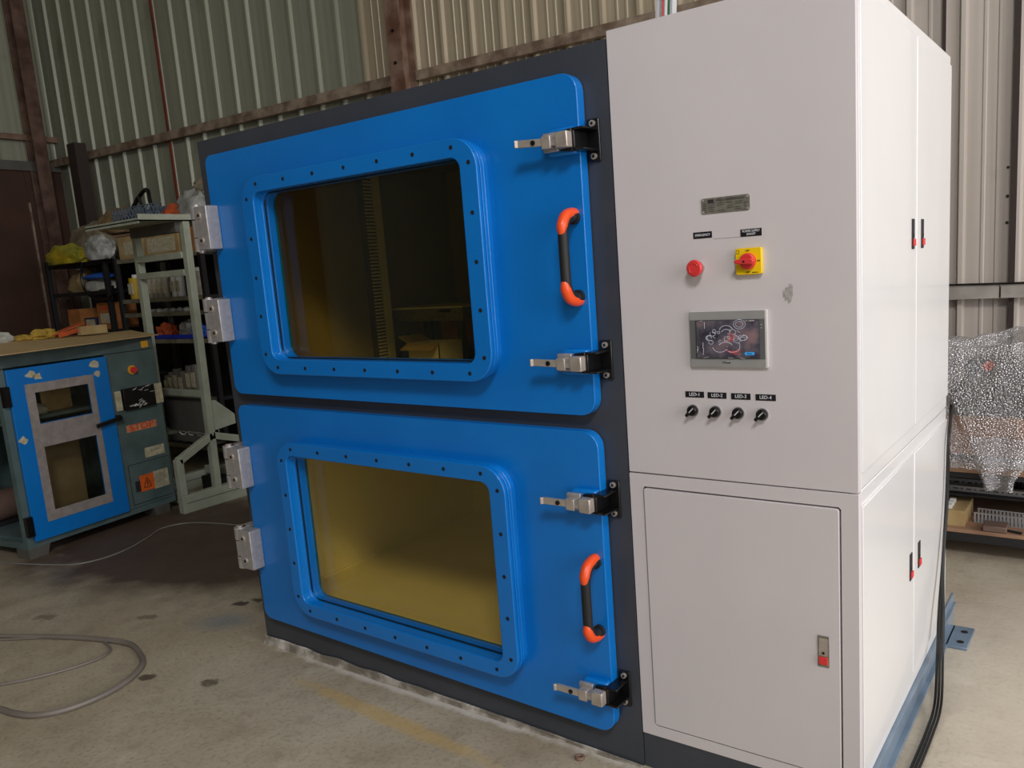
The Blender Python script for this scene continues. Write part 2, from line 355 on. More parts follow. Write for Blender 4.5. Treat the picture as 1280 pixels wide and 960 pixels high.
# left wall
wl = struct(bpy.data.objects.new('wall_left', None)); COL.objects.link(wl)
wl.location = wb.matrix_basis @ Vector((-9.52, 0, 0)) if False else (2.6 + (-9.52) * math.cos(TH), 3.2 + (-9.52) * math.sin(TH), 0); wl.rotation_euler = (0, 0, TH - math.pi / 2 + math.pi)
# local x of wall_left points away from the corner towards -y after this rotation is flipped below
wl.rotation_euler = (0, 0, TH - math.pi / 2)
lg = sheet_mesh('wall_sheet', M['sheetgreen'], h0=3.02, flutes=False)
for v in lg.vertices: v.co.y = -v.co.y
for i in range(11):
    o = bpy.data.objects.new('wall_sheet', lg); COL.objects.link(o); o.parent = wl; o.location = (.02 + .81 * i, 0, 0)
for k in range(7):
    B('wall_board', .402 + k * 1.22, .42 + k * 1.22 + 1.21, .02, .04, 0, 2.98, 'board', wl)
B('wall_board', .0, .398, .02, .04, 0, 2.98, 'board', wl)
tr = struct(B('trim_10', 0, 8, .03, .09, 3.26, 3.32, 'rust', wl)); tr = struct(B('trim_11', 0, 8, .03, .08, 2.94, 3.04, 'sagedark', wl))
M['rustdark'] = mat('dark_rusty_steel', (104, 80, 68), .8, c2=(70, 46, 36), scale=7, bump=.3, bscale=40)
hcol('trim_12', .2, .34, .06, .22, 5.99, 'rustdark', wl)
tr = struct(B('trim_13', .39, .41, .04, .06, 0, 2.6, 'girt', wl))  # paler strip stands for the slit of light between the boards

# ------------------------------------------------------------------ the twin-door test chamber
W1, Wm, H, DC = 1.874, 2.5074, 2.10, 1.5
ch = thing('test_chamber', 'big charcoal framed chamber with two blue windowed doors stacked one above the other', 'machine')
bm = BM()
# front frame strips and shell (openings behind the doors)
for (x0, x1, z0, z1) in ((0, .2, 0, H), (1.6, W1 - .003, 0, H), (.2, 1.6, 0, .2), (.2, 1.6, .98, 1.16), (.2, 1.6, 1.98, H)): box(bm, x0, x1, 0, .035, z0, z1)
box(bm, 0, .03, .035, DC, 0, H); box(bm, W1 - .03, W1 - .003, .035, DC, 0, H); box(bm, .03, W1 - .03, .035, DC, H - .03, H); box(bm, .03, W1 - .03, DC - .03, DC, 0, H - .03); box(bm, .03, W1 - .03, .035, DC - .03, 1.03, 1.09); box(bm, .03, W1 - .03, .035, DC - .03, 0, .14)
for v in bm.verts:
    if v.co.x < .04: v.co.x += .03 * (1 - v.co.z / H)
body = obj('body', bm, M['charcoal'], ch)
def liner(z0, z1, zf):
    bm = BM(); t = .008; x0, x1, y0, y1 = .09, 1.72, .04, 1.36
    box(bm, x0 - t, x0, y0, y1, z0, z1); box(bm, x1, x1 + t, y0, y1, z0, z1); box(bm, x0 - t, x1 + t, y1, y1 + t, z0, z1); box(bm, x0 - t, x1 + t, y0, y1, z1, z1 + t); box(bm, x0 - t, x1 + t, y0, y1, z0 - t, z0)
    # front return behind the frame
    return bm
l1 = obj('inner_liner', liner(.2, 1.0, 0), M['cream'], ch); l2 = obj('inner_liner', liner(1.12, 2.04, 0), M['shadeliner'], ch)
# weld/corner seam strips of the liner
obj('corner_bead', bar(bar(bar(BM(), (.094, .05, .204), (.094, 1.356, .204), .008), (.094, 1.356, .204), (1.7, 1.356, .204), .008), (.094, 1.356, .2), (.094, 1.356, .99), .008), M['cream'], l1)
DF = -.040                                             # door face
def door(z0, z1, wx0, wx1, wz0, wz1, fx0, fx1, fz0, fz1):
    cr = .05
    d = obj('door', ring_y(BM(), rrect(.095, 1.798, z0, z1, (.04, .05, .05, .035), 6), rrect(wx0, wx1, wz0, wz1, cr, 6), DF, -.004), M['blue'], ch, bevel=.002)
    obj('seal', ring_y(BM(), rrect(.115, 1.775, z0 + .02, z1 - .02, .03), rrect(.17, 1.65, z0 + .09, z1 - .09, .03), -.006, .001), M['gasket'], d)
    # welded collar + flange stack
    obj('weld_collar', ring_y(BM(), rrect(fx0 + .006, fx1 - .004, fz0 + .006, fz1 - .004, .085, 8), rrect(wx0 - .001, wx1 + .001, wz0 - .001, wz1 + .001, cr, 8), DF - .022, DF + .002), M['blue'], d, bevel=.003)
    obj('spacer_ring', ring_y(BM(), rrect(fx0 + .008, fx1 - .008, fz0 + .008, fz1 - .008, .08, 8), rrect(fx0 + .03, fx1 - .03, fz0 + .03, fz1 - .03, .06, 8), DF - .042, DF - .021), M['gasket'], d)
    obj('backing_flange', ring_y(BM(), rrect(fx0, fx1, fz0, fz1, .09, 8), rrect(wx0 - .014, wx1 + .014, wz0 - .014, wz1 + .014, cr, 8), DF - .040, DF - .027), M['blue'], d, bevel=.0015)
    fl = obj('window_flange', ring_y(BM(), rrect(fx0, fx1, fz0, fz1, .09, 8), rrect(wx0, wx1, wz0, wz1, .035, 8), DF - .058, DF - .043), M['blue'], d, bevel=.0025); obj('inner_lip', ring_y(BM(), rrect(wx0 - .014, wx1 + .014, wz0 - .014, wz1 + .014, .045, 8), rrect(wx0, wx1, wz0, wz1, .035, 8), DF - .044, DF - .022), M['blue'], d)
    # deep inner reveal
    obj('window_reveal', ring_y(BM(), rrect(wx0 - .012, wx1 + .012, wz0 - .012, wz1 + .012, cr, 8), rrect(wx0 + .001, wx1 - .001, wz0 + .001, wz1 - .001, .03, 8), DF + .002, -.002), M['blue'], d)
    obj('outer_pane', prism_y(BM(), rrect(wx0 - .02, wx1 + .02, wz0 - .02, wz1 + .02, .05), DF - .018, DF - .013), M['clear'], d)
    obj('pane_gasket', ring_y(BM(), rrect(wx0 - .005, wx1 + .005, wz0 - .005, wz1 + .005, .05), rrect(wx0 + .004, wx1 - .004, wz0 + .004, wz1 - .004, .03), DF - .012, DF - .007), M['gasket'], d)
    obj('amber_pane', prism_y(BM(), rrect(wx0 + .001, wx1 - .001, wz0 + .001, wz1 - .001, .03), -.012, -.008), M['amber'], d)
    # bolt holes on the flange
    y = DF - .0585; pts = []
    ox, oz = .028, .026
    for k in range(7): pts += [(fx0 + .09 + (fx1 - fx0 - .18) * k / 6, fz1 - oz), (fx0 + .09 + (fx1 - fx0 - .18) * k / 6, fz0 + oz)]
    for k in range(5): pts += [(fx0 + ox, fz0 + .075 + (fz1 - fz0 - .15) * k / 4), (fx1 - ox, fz0 + .075 + (fz1 - fz0 - .15) * k / 4)]
    for x, z in pts: obj('bolt_hole', cyl(BM(), (x, y - .0004, z), (x, y + .002, z), .0062, 12), M['dark'], fl) if False else holes.append((fl, x, y, z))
    for o_ in [d] + list(d.children):
        for v in o_.data.vertices:
            lo_z = z0 < 1
            v.co.z += (1 - v.co.x / 1.8) * ((.033 * (1.1 - v.co.z) + .012) if lo_z else .015 * (2.05 - v.co.z))
    return d
holes = []
door(1.092, 2.030, .440, 1.418, 1.244, 1.853, .376, 1.482, 1.188, 1.908)
door(.105, 1.045, .440, 1.428, .268, .872, .388, 1.490, .214, .925)
hm = None
hb = cyl(BM(), (0, 0, 0), (0, .0025, 0), .0066, 12); bmesh.ops.recalc_face_normals(hb, faces=hb.faces)
hm = bpy.data.meshes.new('bolt_hole'); hb.to_mesh(hm); hb.free(); hm.materials.append(M['dark'])
for fl, x, y, z in holes:
    p = fl.parent; o = bpy.data.objects.new('bolt_hole', hm); COL.objects.link(o); o.parent = p; o.location = (x, y - .0006, z + (1 - x / 1.8) * ((.033 * (1.1 - z) + .012) if z < 1.1 else .015 * (2.05 - z)))
# cement ridge left along the base of the chamber
bm = BM(); rows = []
for k in range(61):
    x = .02 + 1.85 * k / 60; hgt = (.034 * (1 - k / 60) ** .8 + .003) * (1 + .25 * noise.noise(Vector((x * 9, 1, 2)))); wd = .012 + .006 * noise.noise(Vector((x * 6, 5, 2)))
    rows.append([bm.verts.new(p) for p in ((x, -.004, 0), (x, -.004, hgt), (x, -.012, hgt * .9), (x, -.004 - wd * .6, hgt * .35), (x, -.004 - wd, 0))])
for a, b_ in zip(rows, rows[1:]):
    for i in range(5): bm.faces.new((a[i], b_[i], b_[(i + 1) % 5], a[(i + 1) % 5]))
bm.faces.new(rows[0]); bm.faces.new(rows[-1][::-1])
M['mortar'] = mat('cement_mortar', (122, 114, 102), .9, c2=(206, 200, 190), scale=11, lo=.45, hi=.7, bump=.5, bscale=60)
tag(obj('mortar_ridge', bm, M['mortar'], smooth=True), 'low crusty ridge of pale cement along the foot of the charcoal chamber', 'cement')
# handles
def handle(zc, x=1.768):
    hh = .122
    h = thing('pull_handle', '', ''); del h['label']; del h['category']; h.parent = ch
    h.location = (x, 0, zc)
    d0, d1 = DF + .002, DF - .062
    path = smooth_path([(0, d0, hh - .012), (0, d0 - .018, hh - .012), (0, d1 + .018, hh - .02), (0, d1, hh - .048), (0, d1 - .002, .03), (0, d1 - .002, -.03), (0, d1, -hh + .048), (0, d1 + .018, -hh + .02), (0, d0 - .018, -hh + .012), (0, d0, -hh + .012)], 6)
    obj('grip', tube(BM(), path, .0145, 14, radii=[.0165 if (i < 8 or i > len(path) - 9) else .0145 for i in range(len(path))]), M['rubber'], h, True)
    for s in (1, -1):
        p = smooth_path([(0, d0 + .001, s * (hh - .004)), (0, d0 - .022, s * (hh - .003)), (0, d1 + .012, s * (hh - .013)), (0, d1 - .006, s * (hh - .042)), (0, d1 - .003, s * (hh - .068))], 6)
        n = len(p); obj('end_cap', tube(BM(), p, .014, 14, radii=[.0155 * min(1, .55 + .45 * (n - 1 - i) / 7) for i in range(n)]), M['orange'], h, True)
        obj('foot', cyl(BM(), (0, DF - .012, s * (hh - .014)), (0, DF, s * (hh - .014)), .019, 18), M['rubber'], h, True)
    return h
handle(1.541); handle(.545)
# latches
def latch(zc, tilt):
    L_ = thing('toggle_latch', '', ''); del L_['label']; del L_['category']; L_.parent = ch; L_.location = (0, 0, zc)
    bm = BM(); box(bm, 1.803, 1.842, -.008, 0, -.056, .056); obj('base_plate', bm, M['black'], L_, bevel=.003)
    bm = BM(); box(bm, 1.792, 1.798, -.078, -.004, -.030, .030); box(bm, 1.798, 1.836, -.078, -.008, .024, .030); box(bm, 1.798, 1.836, -.078, -.008, -.030, -.024); box(bm, 1.798, 1.806, -.078, -.008, -.024, .024)
    prism_y(bm, [(1.76, -.026), (1.795, -.03), (1.795, .03), (1.76, .026)], -.078, -.055); obj('keeper', bm, M['black'], L_, bevel=.0025)
    for z in (-.043, .043): obj('mounting_bolt', cyl(BM(), (1.823, -.014, z), (1.823, -.007, z), .0085, 14), M['steel'], L_)
    obj('bolt_socket', cyl(BM(), (1.823, -.0145, .043), (1.823, -.0135, .043), .0045, 6), M['dark'], L_); obj('bolt_socket', cyl(BM(), (1.823, -.0145, -.043), (1.823, -.0135, -.043), .0045, 6), M['dark'], L_)
    # painted wedge that carries the latch
    bm = BM(); A = [(1.700, -.02), (1.716, .034), (1.796, .034), (1.796, -.034), (1.716, -.034)]
    prism_y(bm, [(1.704, -.026), (1.704, .022), (1.716, .036), (1.797, .036), (1.797, -.036), (1.712, -.036)], -.066, DF + .001); obj('latch_block', bm, M['blue'], L_, bevel=.006)
    bm = BM(); box(bm, 1.704, 1.752, -.078, -.066, -.024, .026); obj('hinge_tab', bm, M['cast'], L_, bevel=.002)
    bm = BM(); box(bm, 1.762, 1.800, -.106, -.078, -.021, .021); obj('hook_block', bm, M['steel'], L_, bevel=.003)
    bm = BM(); box(bm, 1.742, 1.764, -.100, -.078, -.012, .012); obj('hook_pin', bm, M['cast'], L_, bevel=.002)
    bm = BM(); box(bm, 1.716, 1.745, -.104, -.078, -.018, .016); obj('lever_root', bm, M['steel'], L_, bevel=.002)
    bm = BM(); bar(bm, (1.735, -.095, .0), (1.640, -.104, tilt), .010, .020); bar(bm, (1.640, -.104, tilt), (1.632, -.112, tilt), .010, .020); obj('lever', bm, M['steel'], L_, bevel=.0015)
    t_ = (1.735 - 1.69) / .095; obj('lever_screw', cyl(BM(), (1.69, -.107, tilt * t_), (1.69, -.1, tilt * t_), .007, 14), M['black'], L_)
    return L_
latch(1.850, .006); latch(1.250, .004); latch(.842, .003); latch(.247, .006)
# hinges
def hinge(z0):
    g = thing('hinge', '', ''); del g['label']; del g['category']; g.parent = ch; g.location = (0, 0, z0); h = .165
    yf = DF - .056
    bm = BM(); prism_y(bm, [(.064, 0), (.142, 0), (.142, h), (.064, h)], yf, DF); obj('hinge_block', bm, M['cast'], g, bevel=.003)
    bm = BM(); prism_y(bm, [(.044, .05), (.072, .05), (.072, h - .05), (.044, h - .05)], yf + .002, yf + .04); cyl(bm, (.047, yf + .022, .05), (.047, yf + .022, h - .05), .021, 18); obj('centre_knuckle', bm, M['cast'], g, True)
    for a, b_ in ((-.004, .046), (h - .046, h + .004)):
        bm = BM(); cyl(bm, (.047, yf + .024, a), (.047, yf + .024, b_), .024, 20); box(bm, .026, .062, yf + .024, 0, a, b_)
        obj('frame_leaf', bm, M['cast'], g, True)
    obj('hinge_pin', cyl(BM(), (.047, yf + .024, h + .004), (.047, yf + .024, h + .010), .013, 16), M['steel'], g, True); obj('hinge_pin', cyl(BM(), (.047, yf + .024, -.01), (.047, yf + .024, -.004), .013, 16), M['steel'], g, True)
    for z in (.035, h - .035):
        obj('socket_screw', cyl(BM(), (.094, yf - .004, z), (.094, yf + .001, z), .014, 16), M['steel'], g, True)
        obj('screw_socket', cyl(BM(), (.094, yf - .0045, z), (.094, yf - .0035, z), .007, 6), M['dark'], g)
    return g
for z in (1.677, 1.320, .724, .378): hinge(z)
# cable duct and vertical strip on the left inner wall of the upper chamber
dct = obj('slotted_duct', box(BM(), .09, .125, .73, .79, 1.12, 2.03), M['dkliner'], ch)
bm = BM()
for k in range(56): box(bm, .125, .131, .735, .785, 1.13 + k * .016, 1.13 + k * .016 + .008)
obj('duct_fingers', bm, M['cream'], dct)
B('lit_strip', .09, .128, .795, .84, 1.12, 2.03, 'cream', ch)  # cream strip paints the streak of light beside the duct
# instrument standing inside the upper chamber
ins = thing('bench_instrument', 'small hooded instrument on legs seen through the upper amber window', 'instrument', (.28, 1.0, 1.12))
B('hood', -.2, .26, -.12, .16, .185, .245, 'plate', ins, .003); B('hood_top', -.21, .27, -.13, .17, .245, .252, 'cream', ins)
B('brand_tag', .12, .19, -.1235, -.12, .225, .238, 'ink', ins)
for x in (-.04, .2): B('leg', x, x + .03, -.1, -.07, 0, .185, 'dkliner', ins)
B('leg', -.17, -.15, .1, .12, 0, .185, 'dkliner', ins); B('leg', .22, .24, .1, .12, 0, .185, 'dkliner', ins)
B('rear_plate', -.01, .2, .02, .03, .05, .185, 'carton', ins)
obj('lever_arm', tube(BM(), [(-.2, -.1, 0), (-.16, -.08, .09), (-.15, -.07, .12), (-.11, -.06, .04)], .007, 8), M['black'], ins, True)
bx = thing('open_carton', 'open cardboard box beside the instrument behind the upper amber window', 'box', (.44, .78, 1.12))
bm = BM(); box(bm, -.09, .1, -.08, -.076, 0, .1); box(bm, -.09, -.086, -.08, .08, 0, .1); box(bm, .096, .1, -.08, .08, 0, .1); box(bm, -.09, .1, .076, .08, 0, .1); box(bm, -.09, .1, -.08, .08, 0, .004); obj('carton_walls', bm, M['cream'], bx)
obj('flap', bar(BM(), (.005, -.08, .1), (.005, -.13, .075), .19, .003), M['kraft'], bx)
obj('flap', bar(BM(), (-.09, 0, .1), (-.15, 0, .13), .15, .003), M['kraft'], bx)
tag(obj('small_carton', box(BM(), .26, .34, .86, .93, 1.12, 1.2), M['carton']), 'small brown carton under the hooded instrument inside the upper chamber', 'box')

# ------------------------------------------------------------------ control cabinet
D, H2, ZS, ZB = 1.193, 2.1195, .926, .114
cc = thing('control_cabinet', 'tall pale grey control cabinet with touch screen, red switches and white side doors', 'cabinet', (W1, 0, 0))
X = lambda x: x - W1
WW = X(Wm)
FR = .022
bm = BM(); box(bm, 0, WW, 0, FR, ZS + .0015, H2); front = obj('front_panel', bm, M['grey'], cc, bevel=.002)
bm = BM(); box(bm, 0, WW - .004, FR, D - .002, ZS + .0015, H2 - .003); obj('upper_body', bm, M['white'], cc, bevel=.002)
# lower front: border with inset door
bm = BM(); ring_y(bm, rrect(0, WW, ZB, ZS - .0015, .001, 1), rrect(X(1.915), X(2.465), .148, .888, .006, 1), 0, FR); obj('lower_front_frame', bm, M['grey'], cc, bevel=.0015)
bm = BM(); box(bm, 0, WW - .004, FR + .012, D - .002, ZB, ZS - .0015); obj('lower_body', bm, M['white'], cc, bevel=.002)
B('door_gap', X(1.912), X(2.468), FR + .001, FR + .012, .145, .891, 'gap', cc)
ld = obj('lower_door', prism_y(BM(), rrect(X(1.9195), X(2.4605), .1525, .8835, .006, 2), -.003, .018), M['grey'], cc, bevel=.0015)
def lock(parent, m4, red=True, dark=False):
    L_ = thing('push_lock', '', ''); del L_['label']; del L_['category']; L_.parent = parent; L_.matrix_local = m4
    obj('lock_plate', box(BM(), -.0145, .0145, -.003, 0, -.0425, .0425), M['gap' if dark else 'plate'], L_, bevel=.001)
    B('recess', -.011, .011, -.0034, -.003, -.012, .036, 'gap' if dark else 'steel', L_)
    obj('keyhole', cyl(BM(), (0, -.005, -.004), (0, -.003, -.004), .0035, 10), M['dark'], L_)
    B('push_button', -.011, .011, -.008, -.003, -.034, -.014, 'red', L_, .001)
lock(cc, Matrix.Translation((X(2.4195), -.003, .501)))
# side panels (facing +x)
def sidep(y0, y1, z0, z1): return obj('side_door', box(BM(), WW - .004, WW + .002, y0, y1, z0, z1), M['white'], cc, bevel=.0015)
sidep(.032, .628, .972, 2.085); sidep(.644, D - .012, .972, 2.085)
sidep(.032, .616, .165, .885); sidep(.634, D - .012, .165, .885)
bm = BM(); box(bm, WW - .004, WW, 0.022, .026, ZB, H2); obj('corner_trim', bm, M['white'], cc, bevel=.001)
bm = BM()
for (y, z) in ((.585, 1.540), (.715, 1.540), (.580, .540), (.700, .540)):
    lock(cc, Matrix.Translation((WW + .002, y, z)) @ Matrix.Rotation(math.pi / 2, 4, 'Z'), dark=True)
bm.free()
# base skirt
B('front_skirt', 0, WW - .003, .004, .02, 0.0, ZB - .001, 'charcoal', cc)
bm = BM(); box(bm, WW - .010, WW + .008, .0, D + .2, ZB - .012, ZB - .002); box(bm, WW - .016, WW - .008, .0, D + .2, .012, ZB - .012); box(bm, WW - .012, WW + .008, .0, D + .2, .0, .012); obj('side_channel', bm, M['basegrey'], cc, bevel=.002)
bm = BM(); box(bm, 0, WW - .016, .02, D - .002, 0, ZB - .002); obj('base_frame', bm, M['basegrey'], cc)
bk = obj('floor_bracket', box(box(BM(), WW - .012, WW - .002, D + .012, D + .21, .0, ZB + .03), WW - .002, WW + .075, D + .015, D + .205, 0, .012), M['basegrey'], cc, bevel=.003)
for y in (D + .06, D + .155): obj('bracket_hole', cyl(BM(), (WW + .045, y, .0121), (WW + .045, y, .0128), .013, 16), M['dark'], bk)

# nameplate
np_ = obj('nameplate', prism_y(BM(), rrect(X(2.126), X(2.254), 1.624, 1.663, .006, 4), -.0015, 0), M['plate'], cc)
text('lettering', 'WILD ENGINEERING', .0080, (X(2.203), -.0018, 1.6555), np_, M['ink'])
bm = BM()
random.seed(3)
for r_ in range(5):
    z = 1.6475 - r_ * .0046
    for (a, b_) in ((2.131, 2.142), (2.146, 2.164), (2.168, 2.19), (2.194, 2.212), (2.216, 2.236), (2.239, 2.249)):
        if random.random() < .85: box(bm, X(a), X(b_ - random.random() * .004), -.0018, -.0015, z, z + .0013)
box(bm, X(2.144), X(2.160), -.0018, -.0015, 1.650, 1.659)
obj('engraved_rule', bm, M['ink'], np_)
bm = BM()
for x in (2.131, 2.249):
    for z in (1.629, 1.658): cyl(bm, (X(x), -.0035, z), (X(x), -.0015, z), .0032, 10)
obj('rivet', bm, M['cast'], np_)
def sticker(x0, x1, z0, z1, lines, size, tiltz=0, sx=1):
    st = obj('label_sticker', box(BM(), -(x1 - x0) / 2, (x1 - x0) / 2, -.0012, 0, -(z1 - z0) / 2, (z1 - z0) / 2), M['labelblack'], cc)
    st.location = (X((x0 + x1) / 2), 0, (z0 + z1) / 2); st.rotation_euler = (0, tiltz, 0)
    n = len(lines)
    for i, s in enumerate(lines): text('lettering', s, size, (0, -.0015, ((n - 1) / 2 - i) * size * .95), st, M['labelwhite'], sx=sx)
sticker(2.101, 2.152, 1.565, 1.581, ['EMERGENCY'], .0085, sx=.85)
sticker(2.228, 2.282, 1.5605, 1.5785, ['POWER SUPPLY', 'ON/OFF'], .0078, sx=.82)
for i, (a, b_) in enumerate(((2.0605, 2.114), (2.1245, 2.177), (2.19, 2.242), (2.2555, 2.308))):
    sticker(a, b_, 1.1505 - i * .0006, 1.1665 - i * .0006, ['LED-%d' % (i + 1)], .0125)
B('scribed_line', X(2.155), X(2.228), -.0004, 0, 1.5605, 1.5613, 'plate', cc)
# emergency stop
es = thing('emergency_stop', '', ''); del es['label']; del es['category']; es.parent = cc; es.location = (X(2.113), 0, 1.491)
obj('collar', cyl(BM(), (0, -.008, 0), (0, 0, 0), .016, 24), M['cast'], es, True)
obj('stem', cyl(BM(), (0, -.022, 0), (0, -.006, 0), .013, 24), M['red'], es, True)
obj('mushroom_head', tube(BM(), [(0, -.016, 0), (0, -.019, 0), (0, -.030, 0), (0, -.034, 0)], .02, 28, radii=[.016, .02, .0215, .018]), M['red'], es, True)
bm = BM(); p = [(.0125 * math.cos(a), -.0345, .0125 * math.sin(a)) for a in [math.radians(20 + 10 * k) for k in range(30)]]; tube(bm, p, .0012, 6); obj('arrow_ring', bm, M['red'], es, True)
# rotary switch
rs = thing('rotary_switch', '', ''); del rs['label']; del rs['category']; rs.parent = cc; rs.location = (X(2.251), 0, 1.500)
obj('switch_plate', prism_y(BM(), rrect(-.033, .033, -.0325, .0325, .004, 3), -.014, 0), M['yellow'], rs, bevel=.001)
obj('dial', tube(BM(), [(0, -.014, 0), (0, -.024, 0), (0, -.026, 0)], .0205, 28, radii=[.0205, .0195, .017]), M['red'], rs, True)
obj('switch_grip', prism_y(BM(), [(-.030, 0), (-.022, -.0055), (.016, -.0075), (.022, 0), (.016, .0075), (-.022, .0055)], -.038, -.024), M['red'], rs, bevel=.002)
obj('grip_screw', cyl(BM(), (-.003, -.0385, 0), (-.003, -.0375, 0), .003, 12), M['dark'], rs)
text('lettering', 'OFF', .0065, (-.001, -.0145, .0255), rs, M['ink']); text('lettering', 'ON', .0055, (.0262, -.0145, 0), rs, M['ink'])
text('lettering', 'OFF', .0060, (-.001, -.0145, -.027), rs, M['ink']); text('lettering', 'RESET/ON', .0034, (.017, -.0145, -.028), rs, M['ink'])
bm = BM(); tube(bm, [(-.0265 + .004 * math.cos(a), -.0145, .0245 + .004 * math.sin(a)) for a in [math.radians(-30 + 20 * k) for k in range(13)]], .0006, 5); box(bm, -.0305, -.0225, -.0148, -.0142, .0195, .0205); obj('lock_symbol', bm, M['ink'], rs)
# touch screen
ts = thing('touch_screen', '', ''); del ts['label']; del ts['category']; ts.parent = cc; ts.location = (X(2.1885), 0, 1.3065)
obj('housing', prism_y(BM(), rrect(-.1045, .1045, -.0735, .0735, .003, 3), -.009, 0), M['bezelwhite'], ts, bevel=.001)
obj('bezel', prism_y(BM(), rrect(-.103, .0995, -.0715, .0715, .003, 3), -.0105, -.009), M['bezel'], ts)
B('screen_surround', -.102, .099, -.0115, -.0105, -.0505, .0505, 'bezeldark', ts)
def screen_mat():
    Mx = bpy.data.materials.new('lit_screen_under_film'); Mx.use_nodes = True; nt = Mx.node_tree; b = nt.nodes['Principled BSDF']; N = nt.nodes.new; L = nt.links.new
    tc = N('ShaderNodeTexCoord'); n = N('ShaderNodeTexNoise'); n.inputs['Scale'].default_value = 22; n.inputs['Detail'].default_value = 3; L(tc.outputs['Object'], n.inputs['Vector'])
    r = N('ShaderNodeValToRGB'); e = r.color_ramp.elements; e[0].position = .35; e[0].color = lin((62, 58, 74)); e[1].position = .7; e[1].color = lin((176, 142, 140)); e.new(.52).color = lin((120, 112, 120)); L(n.outputs['Fac'], r.inputs['Fac'])
    L(r.outputs[0], b.inputs['Base Color']); L(r.outputs[0], b.inputs['Emission Color']); b.inputs['Emission Strength'].default_value = .25; b.inputs['Roughness'].default_value = .2
    return Mx
obj('display', box(BM(), -.083, .084, -.0122, -.0115, -.0475, .0475), screen_mat(), ts)
M['glowwhite'] = emis('screen_white', (236, 238, 245), .35); M['glowred'] = emis('screen_red', (235, 90, 84), .4); M['glowblue'] = emis('screen_blue', (70, 180, 250), .6)
bm = BM(); T = lambda cx, cz, r_, a0, a1, w_=.0007: tube(bm, [(cx + r_ * math.cos(math.radians(a0 + (a1 - a0) * k / 14)), -.0126, cz + r_ * .75 * math.sin(math.radians(a0 + (a1 - a0) * k / 14))) for k in range(15)], w_, 5)
T(-.002, .022, .018, 10, 170); T(-.002, .016, .013, 20, 160); T(-.046, .004, .009, 80, 300); T(.044, .004, .009, -120, 100); T(-.02, -.018, .02, 190, 330); T(.014, -.018, .02, 210, 350); T(-.004, -.022, .02, 30, 150); T(-.05, .004, .008, 0, 270); T(.046, .004, .008, -90, 180)
T(.034, .038, .016, 0, 360, .0005); T(.034, .038, .010, 0, 360, .0005)
random.seed(21)
for k in range(26): T(random.uniform(-.045, .045), random.uniform(-.026, .024), random.uniform(.003, .009), random.uniform(0, 360), random.uniform(180, 540), .0005)
obj('screen_emblem', bm, M['glowwhite'], ts)
bm = BM(); T(.006, .006, .012, -90, 90, .0011); T(.004, .002, .006, -90, 90, .0012); T(.016, -.022, .018, 190, 350, .001); box(bm, .0, .034, -.0128, -.0122, -.031, -.0295); box(bm, .016, .034, -.0128, -.0122, -.0385, -.0372)
obj('red_emblem', bm, M['glowred'], ts)
bt = obj('screen_button', prism_y(BM(), rrect(.046, .072, -.0405, -.0325, .0039, 4), -.0130, -.0122), M['glowblue'], ts); text('lettering', 'Next', .0065, (.059, -.0134, -.0365), bt, M['navy'])
obj('protective_film', prism_y(BM(), rrect(-.086, .087, -.05, .05, .002, 2), -.0142, -.0138), M['film'], ts)
bm = BM()
for k in range(14):
    x = random.uniform(-.085, -.06) if k % 2 else random.uniform(-.08, .07); z = random.uniform(-.045, .045) if k % 2 else random.choice((-.0475, .0475)); l = random.uniform(.006, .02); a = math.pi / 2 * (k % 2) + random.uniform(-.25, .25)
    tube(bm, smooth_path([(x, -.0144, z), (x + l * math.cos(a) * .5 + .001, -.015, z + l * math.sin(a) * .5), (x + l * math.cos(a), -.0144, z + l * math.sin(a))], 3), .0005, 4)
obj('film_crease', bm, M['bezelwhite'], ts)
text('lettering', 'P\u2019Panel', .0075, (-.004, -.0108, -.0605), ts, M['ink'])
bm = BM(); cyl(bm, (.091, -.0118, .036), (.091, -.0114, .036), .0012, 8); cyl(bm, (.091, -.0118, .028), (.091, -.0114, .028), .0012, 8); obj('indicator', bm, M['labelwhite'], ts)
# selector knobs
for i, x in enumerate((2.082, 2.146, 2.209, 2.273)):
    k = thing('selector_knob', '', ''); del k['label']; del k['category']; k.parent = cc; k.location = (X(x), 0, 1.1155 - i * .0007)
    obj('knob_collar', cyl(BM(), (0, -.004, 0), (0, 0, 0), .0162, 24), M['cast'], k, True)
    obj('knob_body', tube(BM(), [(0, -.004, 0), (0, -.014, 0), (0, -.016, 0)], .014, 24, radii=[.0145, .0138, .012]), M['black'], k, True)
    a = math.radians(45); d = Vector((math.cos(a), 0, math.sin(a)))
    obj('pointer', bar(BM(), Vector((0, -.020, 0)) - d * .019, Vector((0, -.020, 0)) + d * .013, .008, .008, up=(0, 1, 0)), M['black'], k, bevel=.001)
    obj('white_mark', bar(BM(), Vector((0, -.0243, 0)) - d * .004, Vector((0, -.0243, 0)) + d * .012, .0006, .0022, up=(d.cross(Vector((0, 1, 0))))), M['labelwhite'], k)
# smudge of worn paint on the panel
M['scuff'] = mat('scuffed_primer', (176, 172, 170), .6, c2=(150, 146, 144), scale=90)
bm = BM(); random.seed(12)
for k in range(12):
    x = 2.331 + k * .0021; a = 1.388 + .012 * abs(k - 6) / 6 + random.uniform(0, .012); b_ = 1.418 + .02 * (k / 12) + random.uniform(0, .012)
    prism_y(bm, [(X(x), a), (X(x + .0019), a + .002), (X(x + .0021), b_), (X(x), b_ - .003)], -.0003, .0001)
tag_ = obj('scuff_mark', bm, M['scuff'], cc); tag_['kind'] = 'stuff'

